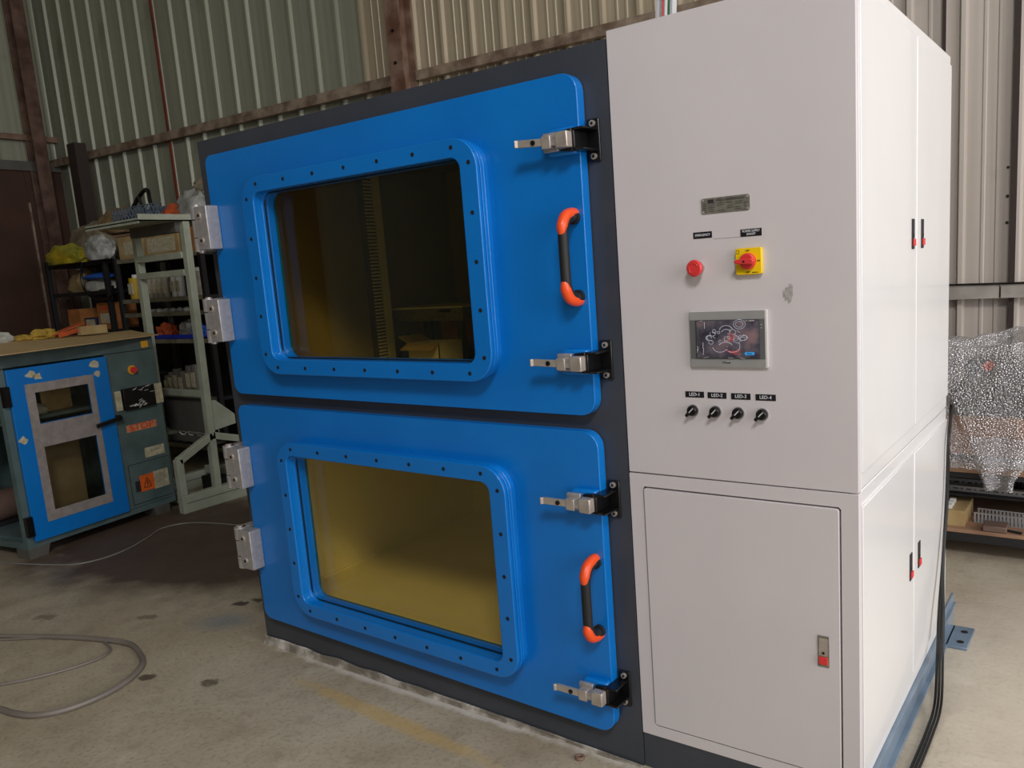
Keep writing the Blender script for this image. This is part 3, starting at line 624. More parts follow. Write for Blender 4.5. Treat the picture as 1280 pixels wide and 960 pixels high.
# cables down the side of the cabinet
cab = BM()
base = [(.006, 1.225, .93), (.008, 1.19, .87), (.010, 1.150, .80), (.012, 1.12, .613), (.016, 1.03, .407), (.022, .93, .25), (.032, .86, .13), (.05, .72, .03), (.052, .55, .009), (.050, .25, .009), (.05, -.2, .009)]
for i, dx in enumerate((0, .010, .020)):
    pts = [(Wm + x + dx * (.3 if j < 5 else 1), y - .008 * i + .006 * math.sin(j * 1.7 + i), z) for j, (x, y, z) in enumerate(base)]
    tag(obj('power_cable', tube(BM(), smooth_path(pts, 8), .0042, 8), M['black'], smooth=True), ['innermost black cable hanging down the white side of the control cabinet', 'middle black cable of the three beside the cabinet side', 'outermost black cable beside the cabinet, furthest from the side doors'][i], 'cable', 'cables hanging beside the control cabinet')
cab.free()
# trunking on the chamber roof with coloured wires
td = thing('wire_trunking', 'pale slotted wire trunking rising above the top of the machine', 'trunking', (1.79, .5, H))
bm = BM()
for s in (-.022, .028): bar(bm, (s, 0, 0), (s + .06, 0, .8), .008, .03, up=(0, 1, 0))
for k in range(38): bar(bm, (-.02 + .06 * k / 38, .012, .02 + k * .02), (.03 + .06 * k / 38, .012, .02 + k * .02), .006, .008)
obj('trunking_body', bm, M['pvc'], td)
obj('red_wire', tube(BM(), [(-.004, -.004, 0), (.056, -.004, .8)], .004, 6), M['red'], td)
obj('white_wire', tube(BM(), [(.006, -.006, 0), (.066, -.006, .8)], .006, 6), M['paper'], td)
M['green'] = mat('green_wire', (20, 120, 80), .5)
obj('green_wire', tube(BM(), [(.016, -.004, 0), (.076, -.004, .8)], .004, 6), M['green'], td)

# ------------------------------------------------------------------ old blue-door bench cabinet, left
bc = thing('bench_cabinet', 'old teal bench cabinet with a bright blue windowed door', 'cabinet', (-2.308, .033, 0), math.radians(98.97))
BW, BD = 1.068, .90
for (x0, x1) in ((0, .115), (.9, 1.01)):
    for (y0, y1) in ((0, .12), (BD - .14, BD - .02)): 
        prism = [(x0, 0), (x1, 0), (x1 + (.02 if x0 == 0 else 0), .062), (x0 - (.02 if x0 else 0), .062)]; obj('foot', prism_y(BM(), prism, y0, y1), M['sagedark'], bc)
bm = BM(); box(bm, 0, BW, 0, .05, .062, .1); box(bm, 0, BW, BD - .05, BD, .062, .1); box(bm, 0, .05, .05, BD - .05, .062, .1); box(bm, BW - .05, BW, .05, BD - .05, .062, .1)
for x in (0, BW - .04):
    for y in (0, BD - .04): box(bm, x, x + .04, y, y + .04, .1, 1.15)
box(bm, .04, BW - .04, BD - .01, BD, .1, 1.15); box(bm, BW - .004, BW, .04, BD - .04, .1, 1.15); box(bm, .04, BW - .04, .04, BD - .04, .1, .115)
obj('carcass', bm, M['teal'], bc)
bm = BM(); box(bm, 0, BW, 0, BD, 1.155, 1.238); obj('top_rail', bm, M['teal'], bc, bevel=.004)
rp = obj('right_panel', box(BM(), .69, BW, -.004, .012, .102, 1.153), M['teal'], bc, bevel=.002)
hp = obj('hatch_panel', box(BM(), .735, 1.057, -.009, -.004, .125, .395), M['teal'], bc, bevel=.001)
B('hatch_gap', .731, 1.061, -.0055, -.004, .121, .399, 'gap', bc)
bd = obj('door', ring_y(BM(), rrect(.04, .685, .1, 1.146, .004, 1), rrect(.18, .537, .235, .998, .004, 1), -.022, -.003), M['blue'], bc, bevel=.002)
B('door_rail', .18, .537, -.02, -.006, .655, .80, 'blue', bd)
def tape(x0, x1, z0, z1): obj('tape_strip', box(BM(), x0, x1, -.0245, -.022, z0, z1), M['tape'], bd)
tape(.132, .186, .20, 1.046); tape(.533, .574, .20, 1.044); tape(.186, .533, .99, 1.045); tape(.186, .533, .656, .797); tape(.186, .533, .20, .262)
obj('window_pane', box(BM(), .18, .537, -.012, -.008, .235, .655), M['dirty'], bd); obj('window_pane', box(BM(), .18, .537, -.012, -.008, .80, .998), M['dirty'], bd)
random.seed(5)
for cx, cz, s in ((.18, 1.098, .03), (.22, 1.085, .03), (.60, 1.10, .035), (.61, 1.045, .028), (.075, .72, .03)):
    obj('torn_sticker', prism_y(BM(), [(cx + s * random.uniform(.6, 1.3) * math.cos(a), cz + s * .8 * random.uniform(.5, 1.2) * math.sin(a)) for a in [k * math.pi / 4 for k in range(8)]], -.0228, -.0218), M['sticker'], bd)
bm = BM(); bar(bm, (.53, -.045, .712), (.71, -.045, .735), .014, .026); cyl(bm, (.70, -.05, .734), (.70, -.004, .734), .02, 14); obj('handle', bm, M['black'], bc, bevel=.003)
B('hinge', .0, .04, -.03, .0, .93, 1.05, 'black', bc); B('hinge', .0, .04, -.03, .0, .14, .26, 'black', bc)
e2 = obj('stop_button', cyl(BM(), (.875, -.03, 1.03), (.875, -.006, 1.03), .02, 18), M['red'], bc, True); obj('button_ring', cyl(BM(), (.872, -.010, 1.031), (.872, -.004, 1.031), .031, 20), M['stickeryellow'], bc, True)
sc_ = obj('display_unit', box(BM(), .765, 1.005, -.03, -.004, .77, .915), M['black'], bc, bevel=.003)
B('wrap_tape', .715, .757, -.014, -.004, .775, .905, 'sticker', bc); B('wrap_tape', 1.008, 1.078, -.012, -.004, .775, .912, 'sticker', bc)
bm = BM()
for k in range(26):
    x = random.uniform(.768, .98); z = random.choice((random.uniform(.89, .915), random.uniform(.772, .80), random.uniform(.78, .9))); a = random.uniform(-.5, .9)
    bar(bm, (x, -.0312, z), (x + .03 * math.cos(a), -.0312, z + .02 * math.sin(a)), .001, .0028)
obj('film_crease', bm, M['paper'], sc_)
st = obj('warning_sticker', box(BM(), .764, .998, -.0055, -.004, .618, .666), M['stickertan'], bc); text('lettering', 'STOP', .060, (.881, -.006, .642), st, M['stickerred'], sx=1.3)
st = obj('paper_label', box(BM(), .875, 1.03, -.0055, -.004, .421, .488), M['sticker'], bc)
text('lettering', 'No. 0047', .02, (.955, -.006, .462), st, M['plate'])
st = obj('safety_label', box(BM(), .80, .91, -.0105, -.009, .198, .31), M['stickerorange'], bc)
B('label_text_block', .91, 1.028, -.0105, -.009, .192, .315, 'sticker', bc); B('label_text_block', .762, .80, -.0105, -.009, .205, .28, 'ink', bc)
bm = BM(); A = Vector((.825, -.0108, .222)); Bv = Vector((.885, -.0108, .222)); Cv = Vector((.855, -.0108, .29))
for p, q in ((A, Bv), (Bv, Cv), (Cv, A)): bar(bm, p, q, .0006, .005, up=(0, 0, 1) if p is A else (1, 0, 0))
bar(bm, (.855, -.0108, .235), (.855, -.0108, .268), .006, .0008); obj('hazard_triangle', bm, M['ink'], st)
bm = BM()
for k in range(10): box(bm, .918, 1.018 - random.random() * .03, -.0109, -.0104, .205 + k * .0095, .2075 + k * .0095)
obj('printed_line', bm, M['plate'], st)
st = obj('round_sticker', prism_y(BM(), [(1.0 + r_ * math.cos(a), 1.19 + r_ * .8 * math.sin(a)) for a, r_ in [(k * math.pi / 6, .035 if k % 3 else .026) for k in range(12)]], -.002, 0), M['stickeryellow'], bc)
# contents of the cabinet seen through the panes
pb = tag(obj('plywood_panel', box(BM(), .17, .53, .16, .18, .0, .56), M['dustyboard']), 'pale board standing behind the lower window of the bench cabinet', 'board'); pb.matrix_world = bc.matrix_basis @ Matrix.Translation((.0, 0, .116))
pb2 = tag(obj('tan_panel', box(BM(), .36, .56, .2, .22, .0, .22), M['cartonpale'], bevel=.01), 'tan block behind the right half of the upper window of the bench cabinet', 'block'); pb2.matrix_world = bc.matrix_basis @ Matrix.Translation((0, 0, .831))
pb = tag(obj('white_tray', blob((0, 0, 0), (.1, .08, .05), .1, 2, 4), M['rag']), 'small white tray behind the upper window of the bench cabinet', 'tray'); pb.matrix_world = bc.matrix_basis @ Matrix.Translation((.28, .2, .832))
B('inner_shelf', .04, BW - .05, .1, BD - .02, .81, .83, 'teal', bc)
mt = thing('electric_motor', 'small brown motor with pipes behind the open side of the bench cabinet', 'motor', bc.matrix_basis @ Vector((.2, .6, .115)), math.radians(98.97))
obj('motor_body', cyl(BM(), (-.12, 0, .12), (.12, 0, .12), .1, 20), M['brownplate'], mt, True); obj('pipe', tube(BM(), smooth_path([(0, 0, .2), (0, .05, .4), (.1, .1, .5), (.1, .1, .68)], 6), .02, 10), M['rust'], mt, True); B('motor_foot', -.1, .1, -.08, .08, 0, .03, 'rackblack', mt)
# cardboard sheet on top (slightly warped)
bm = BM(); NX, NY = 14, 8; corners = (V(-2.14 - .0, 0, 0), V(-2.458, 1.13, 0), V(-3.35, 1.42, 0), V(-3.28, -.15, 0)); g = []
for j in range(NY + 1):
    row = []
    for i in range(NX + 1):
        u = i / NX; v_ = j / NY; p = (corners[0] * (1 - u) + corners[1] * u) * (1 - v_) + (corners[3] * (1 - u) + corners[2] * u) * v_
        z = 1.2405 + .022 * v_ ** 2 * (1 + .5 * math.sin(u * 5)) ; row.append((p.x, p.y, z))
    g.append(row)
for dz, flip in ((0, 0), (.005, 1)):
    vs = [[bm.verts.new((x, y, z + dz)) for x, y, z in row] for row in g]
    for j in range(NY):
        for i in range(NX): bm.faces.new((vs[j][i], vs[j][i + 1], vs[j + 1][i + 1], vs[j + 1][i]))
    if not flip: lo_ = vs
    else:
        ed = lambda q: [q[0][i] for i in range(NX + 1)] + [q[j][NX] for j in range(1, NY + 1)] + [q[NY][i] for i in range(NX - 1, -1, -1)] + [q[j][0] for j in range(NY - 1, 0, -1)]
        e0, e1 = ed(lo_), ed(vs)
        for i in range(len(e0)): bm.faces.new((e0[i], e0[(i + 1) % len(e0)], e1[(i + 1) % len(e0)], e1[i]))
tag(obj('cardboard_sheet', bm, M['kraft'], smooth=True), 'large flat sheet of cardboard covering the top of the bench cabinet', 'cardboard')
zt = 1.268
tag(obj('crumpled_rag', blob((-3.2, .42, zt), (.05, .1, .05), .25, 3, 1), M['rag'], smooth=True), 'crumpled white rag at the left end of the cardboard sheet', 'rag')
tag(obj('crumpled_paper', blob((-3.2, .57, zt), (.04, .06, .028), .3, 3, 2), M['ochre'], smooth=True), 'small ochre paper scrap beside the white rag on the cardboard', 'paper')
tag(obj('crumpled_paper', blob((-3.2, .71, zt), (.05, .09, .045), .35, 3, 6, sharp=True), M['ochre'], smooth=False), 'larger crumpled ochre paper next to the orange bracket', 'paper')
ob = thing('orange_bracket', 'folded orange metal bracket lying on the cardboard sheet', 'bracket', (-3.2, .9, zt), math.radians(96))
bm = BM(); bar(bm, (-.16, 0, .015), (.09, 0, .085), .08, .006); bar(bm, (-.12, -.04, .01), (.12, -.04, .055), .006, .03); bar(bm, (.085, -.03, .005), (.085, .03, .005), .01, .01); obj('plate', bm, M['orangedull'], ob)
tag(obj('cardboard_offcut', box(BM(), -3.18, -3.12, .93, 1.12, zt, zt + .06), M['cartonpale']), 'small pale cardboard offcut in front of the orange bracket', 'cardboard')

# ------------------------------------------------------------------ rolling ladder stand
ls = thing('ladder_stand', 'sage grey steel ladder stand with top tray, behind the bench cabinet', 'ladder', (-2.6, 1.4, 0))
LX = lambda x: x + 2.6
LY = lambda y: y - 1.4
xn, xf = LX(-2.30), LX(-2.93)
for x in (xn, xf):
    obj('post', bar(BM(), (x, LY(1.31), .1), (x, LY(1.34), 2.0), .05, .05), M['sage'], ls, bevel=.003)
for z, nm in ((1.775, 'rung'), (1.655, 'rung'), (.80, 'rung')): obj(nm, box(BM(), xf + .025, xn - .025, LY(1.30), LY(1.35), z - .022, z + .022), M['sage'], ls, bevel=.003)
obj('tray', box(box(BM(), xf - .04, xn + .03, LY(1.0), LY(1.62), 2.0, 2.008), xn + .022, xn + .03, LY(1.0), LY(1.40), 2.0, 2.045), M['sage'], ls)
bm = BM(); box(bm, xf - .04, xn + .022, LY(1.0), LY(1.008), 1.985, 2.02); obj('tray_lip', bm, M['sage'], ls)
obj('tray_support', box(BM(), xf + .025, xn - .02, LY(1.28), LY(1.34), 1.93, 2.0), M['sagedark'], ls)
obj('back_plate', box(BM(), xf + .025, xn - .025, LY(1.36), LY(1.365), .50, .755), M['sagedark'], ls)
bm = BM(); pts = [(1.33, .75), (1.38, .745), (1.52, .62), (1.52, .55), (1.33, .53)]; vs1 = [bm.verts.new((xn + .01, LY(y), z)) for y, z in pts]; vs2 = [bm.verts.new((xn + .016, LY(y), z)) for y, z in pts]
bm.faces.new(vs1); bm.faces.new(vs2[::-1])
for i in range(5): bm.faces.new((vs1[i], vs1[(i + 1) % 5], vs2[(i + 1) % 5], vs2[i]))
obj('gusset', bm, M['sage'], ls)
for x in (xn, xf):
    y_ = 1.02 if x == xn else 1.14
    s = obj('base_rail', box(BM(), x - .03, x + .03, LY(y_), LY(2.0), .0, .125), M['sage'], ls, bevel=.003)
    B('rail_seam', x + .029, x + .0305, LY(y_ + .03), LY(1.98), .068, .072, 'gap', s)
    obj('brace', bar(BM(), (x, LY(y_ + .025), .37), (x, LY(1.32), .50), .05, .05), M['sage'], ls, bevel=.003)
    obj('brace', bar(BM(), (x, LY(1.32), .50), (x, LY(1.96), .30), .05, .05), M['sage'], ls, bevel=.003)
    obj('short_post', box(BM(), x - .025, x + .025, LY(y_), LY(y_ + .05), .125, .385), M['sage'], ls, bevel=.003)
    obj('short_post', box(BM(), x - .025, x + .025, LY(1.95), LY(2.0), .125, .32), M['sage'], ls, bevel=.003)
for y in (1.13, 1.93): obj('cross_rail', box(BM(), xf + .03, xn - .03, LY(y), LY(y + .05), .02, .10), M['sage'], ls, bevel=.003)
obj('cross_rail', box(BM(), xf + .03, xn - .03, LY(1.37), LY(1.46), .42, .46), M['sagedark'], ls)
obj('cross_rail', box(BM(), xf + .03, xn - .03, LY(1.6), LY(1.66), .10, .16), M['sage'], ls)
cb = BM()
for k in range(5):
    tube(cb, smooth_path([(-2.78 + .09 * k + .02 * math.cos(a) * 3 , 1.385 + .01 * k, .50 + .035 * math.sin(a) + .01 * math.cos(3 * a)) for a in [j * math.pi / 4 for j in range(9)]], 4), .005, 6)
tag(obj('white_cord_bundle', cb, M['paper'], smooth=True), 'tangle of white cord lying on the ladder stand cross rail', 'cord')
tag(obj('metal_block', box(BM(), -2.75, -2.5, 1.47, 1.59, 0, .12), M['rackblack'], bevel=.004), 'black block on the floor inside the ladder stand base', 'block')

# ------------------------------------------------------------------ racks along the back wall
def rack(x0, x1, y0, y1, levels, label, topz):
    r_ = thing('storage_rack', label, 'rack', ((x0 + x1) / 2, (y0 + y1) / 2, 0)); hx = (x1 - x0) / 2; hy = (y1 - y0) / 2
    for sx in (-1, 1):
        for sy in (-1, 1): obj('upright', box(BM(), sx * hx - .02, sx * hx + .02, sy * hy - .02, sy * hy + .02, 0, topz), M['rackblack'], r_)
    B('dark_backing', -hx, hx, hy, hy + .004, .1, levels[-1] - .03, 'rackblack', r_)  # added black sheet, makes the space behind the shelves read dark
    for z in levels:
        s = obj('shelf', box(BM(), -hx + .0, hx, -hy + .0, hy, z - .03, z), M['rackblack'], r_)
        B('shelf_lip', -hx, hx, -hy - .003, -hy, z - .032, z + .004, 'shelfgrey' if topz < 1.9 else 'rackblack', s)
    return r_
rack(-5.72, -4.62, 1.95, 2.45, (.3, .78, 1.225, 1.585, 1.86), 'black steel rack under the plastic bags, left of the ladder stand', 1.90)
rack(-4.42, -3.10, 1.95, 2.45, (.2, .64, 1.125, 1.36, 1.485, 1.84), 'black steel rack of cans and boxes seen through the ladder stand', 1.86)
def T_(o, l, c, g=None): return tag(o, l, c, g)
T_(obj('plastic_bag', blob((-5.1, 2.22, 1.862), (.56, .17, .26), .22, 2.2, 3, sub=4), M['bag'], smooth=True), 'large dusty clear plastic bag on top of the left rack', 'bag')
T_(obj('yellow_bag', blob((-5.25, 1.93, 1.862), (.38, .09, .12), .2, 2.4, 5, sub=4), M['bagyellow'], smooth=True), 'yellow and green bag at the front of the left rack top', 'bag')
T_(obj('silver_bag', blob((-4.62, 1.93, 1.862), (.2, .1, .15), .22, 2.6, 8, sub=4), M['bagsilver'], smooth=True), 'silvery grey bag hanging over the right end of the left rack', 'bag')
T_(obj('burlap_sack', blob((-4.7, 2.2, 2.10), (.36, .14, .15), .2, 2, 11, sub=4), M['sack'], smooth=True), 'tan sack heaped behind the lattice crate on the rack', 'sack')
cr = thing('lattice_crate', 'grey lattice crate lying on top of the rack', 'crate', (-4.12, 2.12, 2.19))
bm = BM()
for k in range(14): bar(bm, (-.38 + k * .055, -.1, 0), (-.32 + k * .055, -.1, .095), .006, .01)
for k in range(14): bar(bm, (-.38 + k * .055, -.1, .095), (-.32 + k * .055, -.1, 0), .006, .01)
for z in (0, .048, .095): bar(bm, (-.38, -.1, z), (.44, -.1, z), .008, .008)
obj('lattice_side', bm, M['basegrey'], cr); B('crate_floor', -.38, .44, -.1, .12, -.01, 0, 'sagedark', cr); B('crate_back', -.38, .44, .11, .12, 0, .095, 'basegrey', cr)
T_(obj('strap_loop', tube(BM(), smooth_path([(-4.4, 2.12, 2.18), (-4.3, 2.12, 2.30), (-4.12, 2.12, 2.41), (-4.03, 2.12, 2.42), (-3.98, 2.1, 2.32), (-3.93, 2.1, 2.19)], 6) , .018, 8), M['black'], smooth=True), 'black strap loop standing up behind the lattice crate', 'strap')
T_(obj('strap_loop', tube(BM(), smooth_path([(-4.38, 2.05, 2.18), (-4.22, 2.05, 2.26), (-4.08, 2.05, 2.36), (-4.02, 2.04, 2.3), (-3.95, 2.04, 2.19)], 6) , .014, 8), M['rubber'], smooth=True), 'smaller dark strap loop in front of the taller strap', 'strap')
T_(obj('cloth_bundle', blob((-3.62, 2.12, 2.06), (.2, .12, .13), .3, 2.5, 14, sharp=True), M['orangedull'], smooth=True), 'dull orange brown bundle between crate and clear bag', 'cloth')
T_(obj('clear_bag', blob((-3.3, 2.15, 2.06), (.28, .16, .2), .25, 2.4, 17, sub=4), M['bagsilver'], smooth=True), 'crumpled silvery plastic bag at the right end of the rack top', 'bag')
T_(obj('clear_bag', blob((-3.18, 2.2, 2.26), (.2, .12, .14), .3, 2.4, 19, sub=4), M['bag'], smooth=True), 'smoky plastic bag heaped on the silvery one', 'bag')
# support board under the second layer
T_(obj('shelf_board', box(BM(), -4.45, -3.0, 1.97, 2.42, 2.045, 2.06), M['wood']), 'long board across the cartons on the right rack', 'board')
def carton(x0, x1, y0, y1, z0, z1, m_, label, lab=None, g=None):
    t = thing('carton', label, 'box', ((x0 + x1) / 2, y0, z0), 0, g); w_ = (x1 - x0) / 2; h = z1 - z0
    obj('carton_body', box(BM(), -w_, w_, 0, y1 - y0, 0, h), M[m_], t, bevel=.004); B('flap_seam', -w_ + .003, w_ - .003, (y1 - y0) / 2 - .003, (y1 - y0) / 2 + .003, h, h + .001, 'ink', t)
    if lab: B('carton_label', lab[0] - w_, lab[1] - w_, -.002, 0, lab[2], lab[3], lab[4], t)
    return t
carton(-4.38, -3.98, 1.97, 2.3, 1.841, 2.04, 'cartonpale', 'pale carton at the left end of the right rack top', (.1, .3, .04, .15, 'sticker'))
carton(-3.94, -3.42, 1.97, 2.3, 1.841, 2.04, 'cartonpale', 'wide worn carton in the middle of the right rack top', (.04, .46, .03, .15, 'sticker'))
carton(-3.39, -3.12, 1.97, 2.3, 1.841, 2.04, 'carton', 'reddish brown carton at the right end of the rack top')
carton(-5.51, -5.26, 1.97, 2.2, 1.226, 1.43, 'carton', 'small plain brown carton, leftmost on the middle shelf')
carton(-5.2, -4.98, 1.97, 2.2, 1.226, 1.34, 'navy', 'low dark blue carton with white label between the brown ones', (.03, .2, .04, .1, 'sticker'))
cx = carton(-4.93, -4.64, 1.97, 2.2, 1.226, 1.475, 'carton', 'upright brown carton with red print and white label', (.05, .23, .06, .15, 'sticker'))
B('red_print', -.09, .09, -.002, 0, .18, .22, 'orangedull', cx)
T_(obj('plastic_bag', blob((-5.35, 2.1, 1.587), (.2, .12, .14), .3, 2.2, 23, sharp=True), M['sack'], smooth=True), 'brownish bag on the shelf under the yellow bag', 'bag')
T_(obj('flour_bag', blob((-4.93, 2.03, 1.587), (.26, .07, .08), .2, 2.2, 27, sharp=True), M['rag'], smooth=True), 'white bag lying on the shelf beside the brownish bag', 'bag')
T_(obj('blue_bag', blob((-4.85, 2.0, 1.70), (.26, .08, .035), .2, 2.2, 29), M['bluebag'], smooth=True), 'bright blue wrapper lying on the white bag', 'bag')
T_(obj('black_hose', tube(BM(), smooth_path([(-4.95, 1.91, 1.85), (-4.98, 1.9, 1.7), (-4.93, 1.9, 1.58), (-4.75, 1.9, 1.51), (-4.5, 1.9, 1.53), (-4.44, 1.9, 1.62)], 6), .012, 8), M['black'], smooth=True), 'black hose hanging in a loop across the left rack', 'hose')
def can(x, z, r_, h, m_, label, g, cap_=True, y=2.02):
    t = thing('can', label, 'can', (x, y, z), 0, g); obj('can_body', cyl(BM(), (0, 0, 0), (0, 0, h), r_, 14), M[m_], t, True)
    if cap_: obj('can_cap', cyl(BM(), (0, 0, h), (0, 0, h + .03), r_ * .45, 10), M['paper'], t, True)
    B('can_label', -r_ * .6, r_ * .6, -r_ - .003, -r_ * .8, h * .25, h * .75, 'sticker', t)
can(-4.27, 1.486, .055, .19, 'canyellow', 'yellow can, leftmost on the can shelf', 'cans on the rack')
can(-4.14, 1.486, .04, .10, 'can', 'short pale can right beside the yellow one', 'cans on the rack')
for i, x in enumerate((-4.02, -3.94, -3.86, -3.78)): can(x, 1.486, .036, .17, 'can', ['first', 'second', 'third', 'fourth'][i] + ' from the left of four slim cans in the middle of the shelf', 'cans on the rack', i == 0)
for i, x in enumerate((-3.64, -3.56)): can(x, 1.486, .036, .18, 'paper', ['left', 'right'][i] + ' one of the two white bottles right of the slim cans', 'cans on the rack', i == 0)
can(-3.30, 1.486, .06, .2, 'can', 'wide clear grey jar at the right end of the can shelf', 'cans on the rack')
for i in range(9): T_(obj('small_part', blob((-4.12 + i * .07, 2.0 + .02 * (i % 3), 1.361), (.04, .03, .022), .4, 3, 31 + i, sub=2), M['rag']), ['leftmost', 'second', 'third', 'fourth', 'middle', 'sixth', 'seventh', 'eighth', 'rightmost'][i] + ' from the left of nine small white parts on the thin shelf', 'part', 'white parts on the thin shelf')
tr_ = thing('blue_tray', 'bright blue plastic tray with odds and ends on the lower shelf', 'tray', (-3.68, 2.1, 1.126))
bm = BM(); box(bm, -.28, .28, -.14, -.13, 0, .04); box(bm, -.28, .28, .13, .14, 0, .06); box(bm, -.28, -.27, -.13, .13, 0, .05); box(bm, .27, .28, -.13, .13, 0, .05); box(bm, -.28, .28, -.14, .14, 0, .006); M['trayblue'] = mat('tray_blue', (30, 60, 200), .45); obj('tray_walls', bm, M['trayblue'], tr_)
T_(obj('red_rag', blob((-3.92, 2.06, 1.133), (.1, .08, .09), .4, 3, 41, sharp=True), M['orangedull']), 'orange red rag in the left end of the blue tray', 'rag')
T_(obj('plastic_wrap', blob((-3.62, 2.1, 1.133), (.14, .08, .1), .4, 3, 43, sharp=True), M['bagsilver']), 'clear wrap heaped in the middle of the blue tray', 'wrap')
T_(obj('blue_wrap', blob((-3.46, 2.08, 1.133), (.06, .06, .08), .4, 3, 44, sharp=True), M['bluebag']), 'blue wrapper at the right end of the blue tray', 'wrap')
for i, (x, h) in enumerate(((-3.95, .16), (-3.88, .19), (-3.80, .22), (-3.72, .2), (-3.60, .25), (-3.52, .26))):
    can(x, .641, .038, h, 'jar', ['leftmost, shortest', 'second from left', 'third from left', 'fourth from left', 'fifth from left, tall', 'rightmost, tallest'][i] + ' of the dull jars on the low shelf', 'jars on the low shelf', False)
for i in range(6): T_(obj('round_tin', cyl(BM(), (-4.1 + i * .13, 2.05, .201), (-4.1 + i * .13, 2.05, .27), .05, 14), M['jar'], smooth=True), ['leftmost', 'second', 'third', 'fourth', 'fifth', 'rightmost'][i] + ' of the dark round tins on the bottom rack shelf, from the left', 'tin', 'tins on the bottom shelf')
dr = thing('blue_drum', 'dark blue drum standing between the racks and the chamber', 'drum', (-2.62, 2.35, 0))
obj('drum_body', tube(BM(), [(0, 0, z) for z in (0, .03, .3, .33, .36, .7, .73, .76, 1.2, 1.25)], .2, 24, radii=[.19, .2, .2, .21, .2, .2, .21, .2, .2, .18]), M['navy'], dr, True); obj('drum_lid', cyl(BM(), (0, 0, 1.25), (0, 0, 1.27), .17, 20), M['rackblack'], dr, True)
bmt = BM(); box(bmt, -6.08, -5.92, 2.5, 2.62, 0, 3.12); T_(obj('steel_post', bmt, M['brownsteel']), 'dark brown steel post standing by the corner left of the racks', 'post')

# ------------------------------------------------------------------ hoses and wires on the floor
h1 = smooth_path([(-2.6, -1.25, .012), (-1.8, -.85, .012), (-1.19, -.577, .012), (-.9, -.44, .012), (-.678, -.36, .012), (-.52, -.325, .012), (-.40, -.345, .012), (-.27, -.40, .012), (-.191, -.489, .012), (-.152, -.6, .012), (-.156, -.711, .012), (-.19, -.79, .012), (-.247, -.842, .012), (-.33, -.87, .012), (-.417, -.884, .012), (-.6, -.93, .012), (-1.0, -1.1, .012)], 8)
T_(obj('grey_hose', tube(BM(), h1, .012, 8), M['greypipe'], smooth=True), 'thick grey hose looping across the concrete floor, bottom left', 'hose')
h2 = smooth_path([(-1.9, -1.1, .007), (-1.2, -.62, .007), (-.8, -.385, .007), (-.62, -.37, .007), (-.52, -.42, .007), (-.52, -.55, .007), (-.6, -.72, .007), (-.75, -.9, .007), (-1.0, -1.2, .007)], 8)
T_(obj('thin_hose', tube(BM(), h2, .006, 8), M['greypipe'], smooth=True), 'thinner grey hose curving inside the loop of the thick hose', 'hose')
h3 = smooth_path([(-2.9, -.15, .006), (-2.745, .03, .006), (-2.6, .12, .09), (-2.29, .0, .03), (-2.1, .06, .006), (-1.93, .13, .006), (-1.86, .25, .006), (-1.88, .42, .006), (-2.0, .6, .006), (-2.14, .76, .006), (-2.0, .95, .006), (-1.6, 1.1, .006), (-.9, 1.2, .006)], 8)
h3 = smooth_path([(-2.9, -.3, .005), (-2.6, -.14, .005), (-2.35, -.06, .005), (-2.12, .02, .005), (-1.93, .11, .005), (-1.87, .25, .005), (-1.9, .42, .005), (-2.0, .6, .005), (-2.10, .76, .005), (-2.0, .92, .005), (-1.6, 1.02, .005), (-.9, 1.1, .005)], 8)
T_(obj('thin_wire', tube(BM(), h3, .0045, 6), M['wire'], smooth=True), 'thin pale wire winding over the dark floor before the bench cabinet', 'wire')
T_(obj('cable_gland_nut', tube(BM(), [(1.68 + .012 * math.cos(a), -.065 + .012 * math.sin(a), .006) for a in [k * math.pi / 8 for k in range(17)]], .005, 8), M['rust'], smooth=True), 'small rusty ring lying on the floor near the chamber base', 'ring')

# ------------------------------------------------------------------ work table on the right, with bubble-wrapped equipment
tb = thing('work_table', 'low two tier wooden topped work table against the sheet wall', 'table', (2.75, 2.5, 0))
obj('tabletop', box(BM(), -.9, .9, -.3, .3, .425, .452), M['wood'], tb, bevel=.003); obj('lower_shelf', box(BM(), -.9, .9, -.3, .3, .128, .146), M['wood'], tb, bevel=.002)
obj('apron', box(BM(), -.9, .9, -.302, -.285, .402, .425), M['rackblack'], tb); obj('lower_rail', box(BM(), -.9, .9, -.305, -.285, .09, .128), M['rackblack'], tb); B('dark_backing', -.9, .9, .28, .3, .146, .425, 'rackblack', tb)
B('middle_shelf', -.9, .9, -.13, .28, .262, .272, 'rackblack', tb)
for x in (-.88, .84):
    for y in (-.29, .25): B('leg', x, x + .04, y, y + .04, 0, .425, 'rackblack', tb)
def slotted(x0, x1, y, z, label, w_=.04):
    t = thing('slotted_angle', label, 'angle', ((x0 + x1) / 2, y, z), math.radians(-3)); hl = (x1 - x0) / 2
    obj('angle_body', box(box(BM(), -hl, hl, 0, .003, 0, w_), -hl, hl, 0, .035, w_ - .003, w_), M['slot'], t); bm = BM(); x = -hl + .015; k = 0
    while x < hl - .02: box(bm, x, x + (.022 if k % 2 else .009), -.0008, 0, w_ * .42, w_ * .58); x += .035 if k % 2 else .025; k += 1
    obj('slot_hole', bm, M['dark'], t)
slotted(2.05, 2.58, 2.52, .273, 'shorter slotted steel angle lying on the middle shelf, behind')
slotted(2.0, 3.3, 2.40, .273, 'long slotted steel angle along the front of the middle shelf', .03)
gr = thing('finned_duct', 'dark ribbed duct offcut lying askew at the back of the table', 'duct', (2.62, 2.62, .2735), math.radians(-28))
bm = BM(); box(bm, -.14, .14, -.04, .04, 0, .006)
for k in range(14): box(bm, -.135 + k * .02, -.128 + k * .02, -.04, .04, .006, .06)
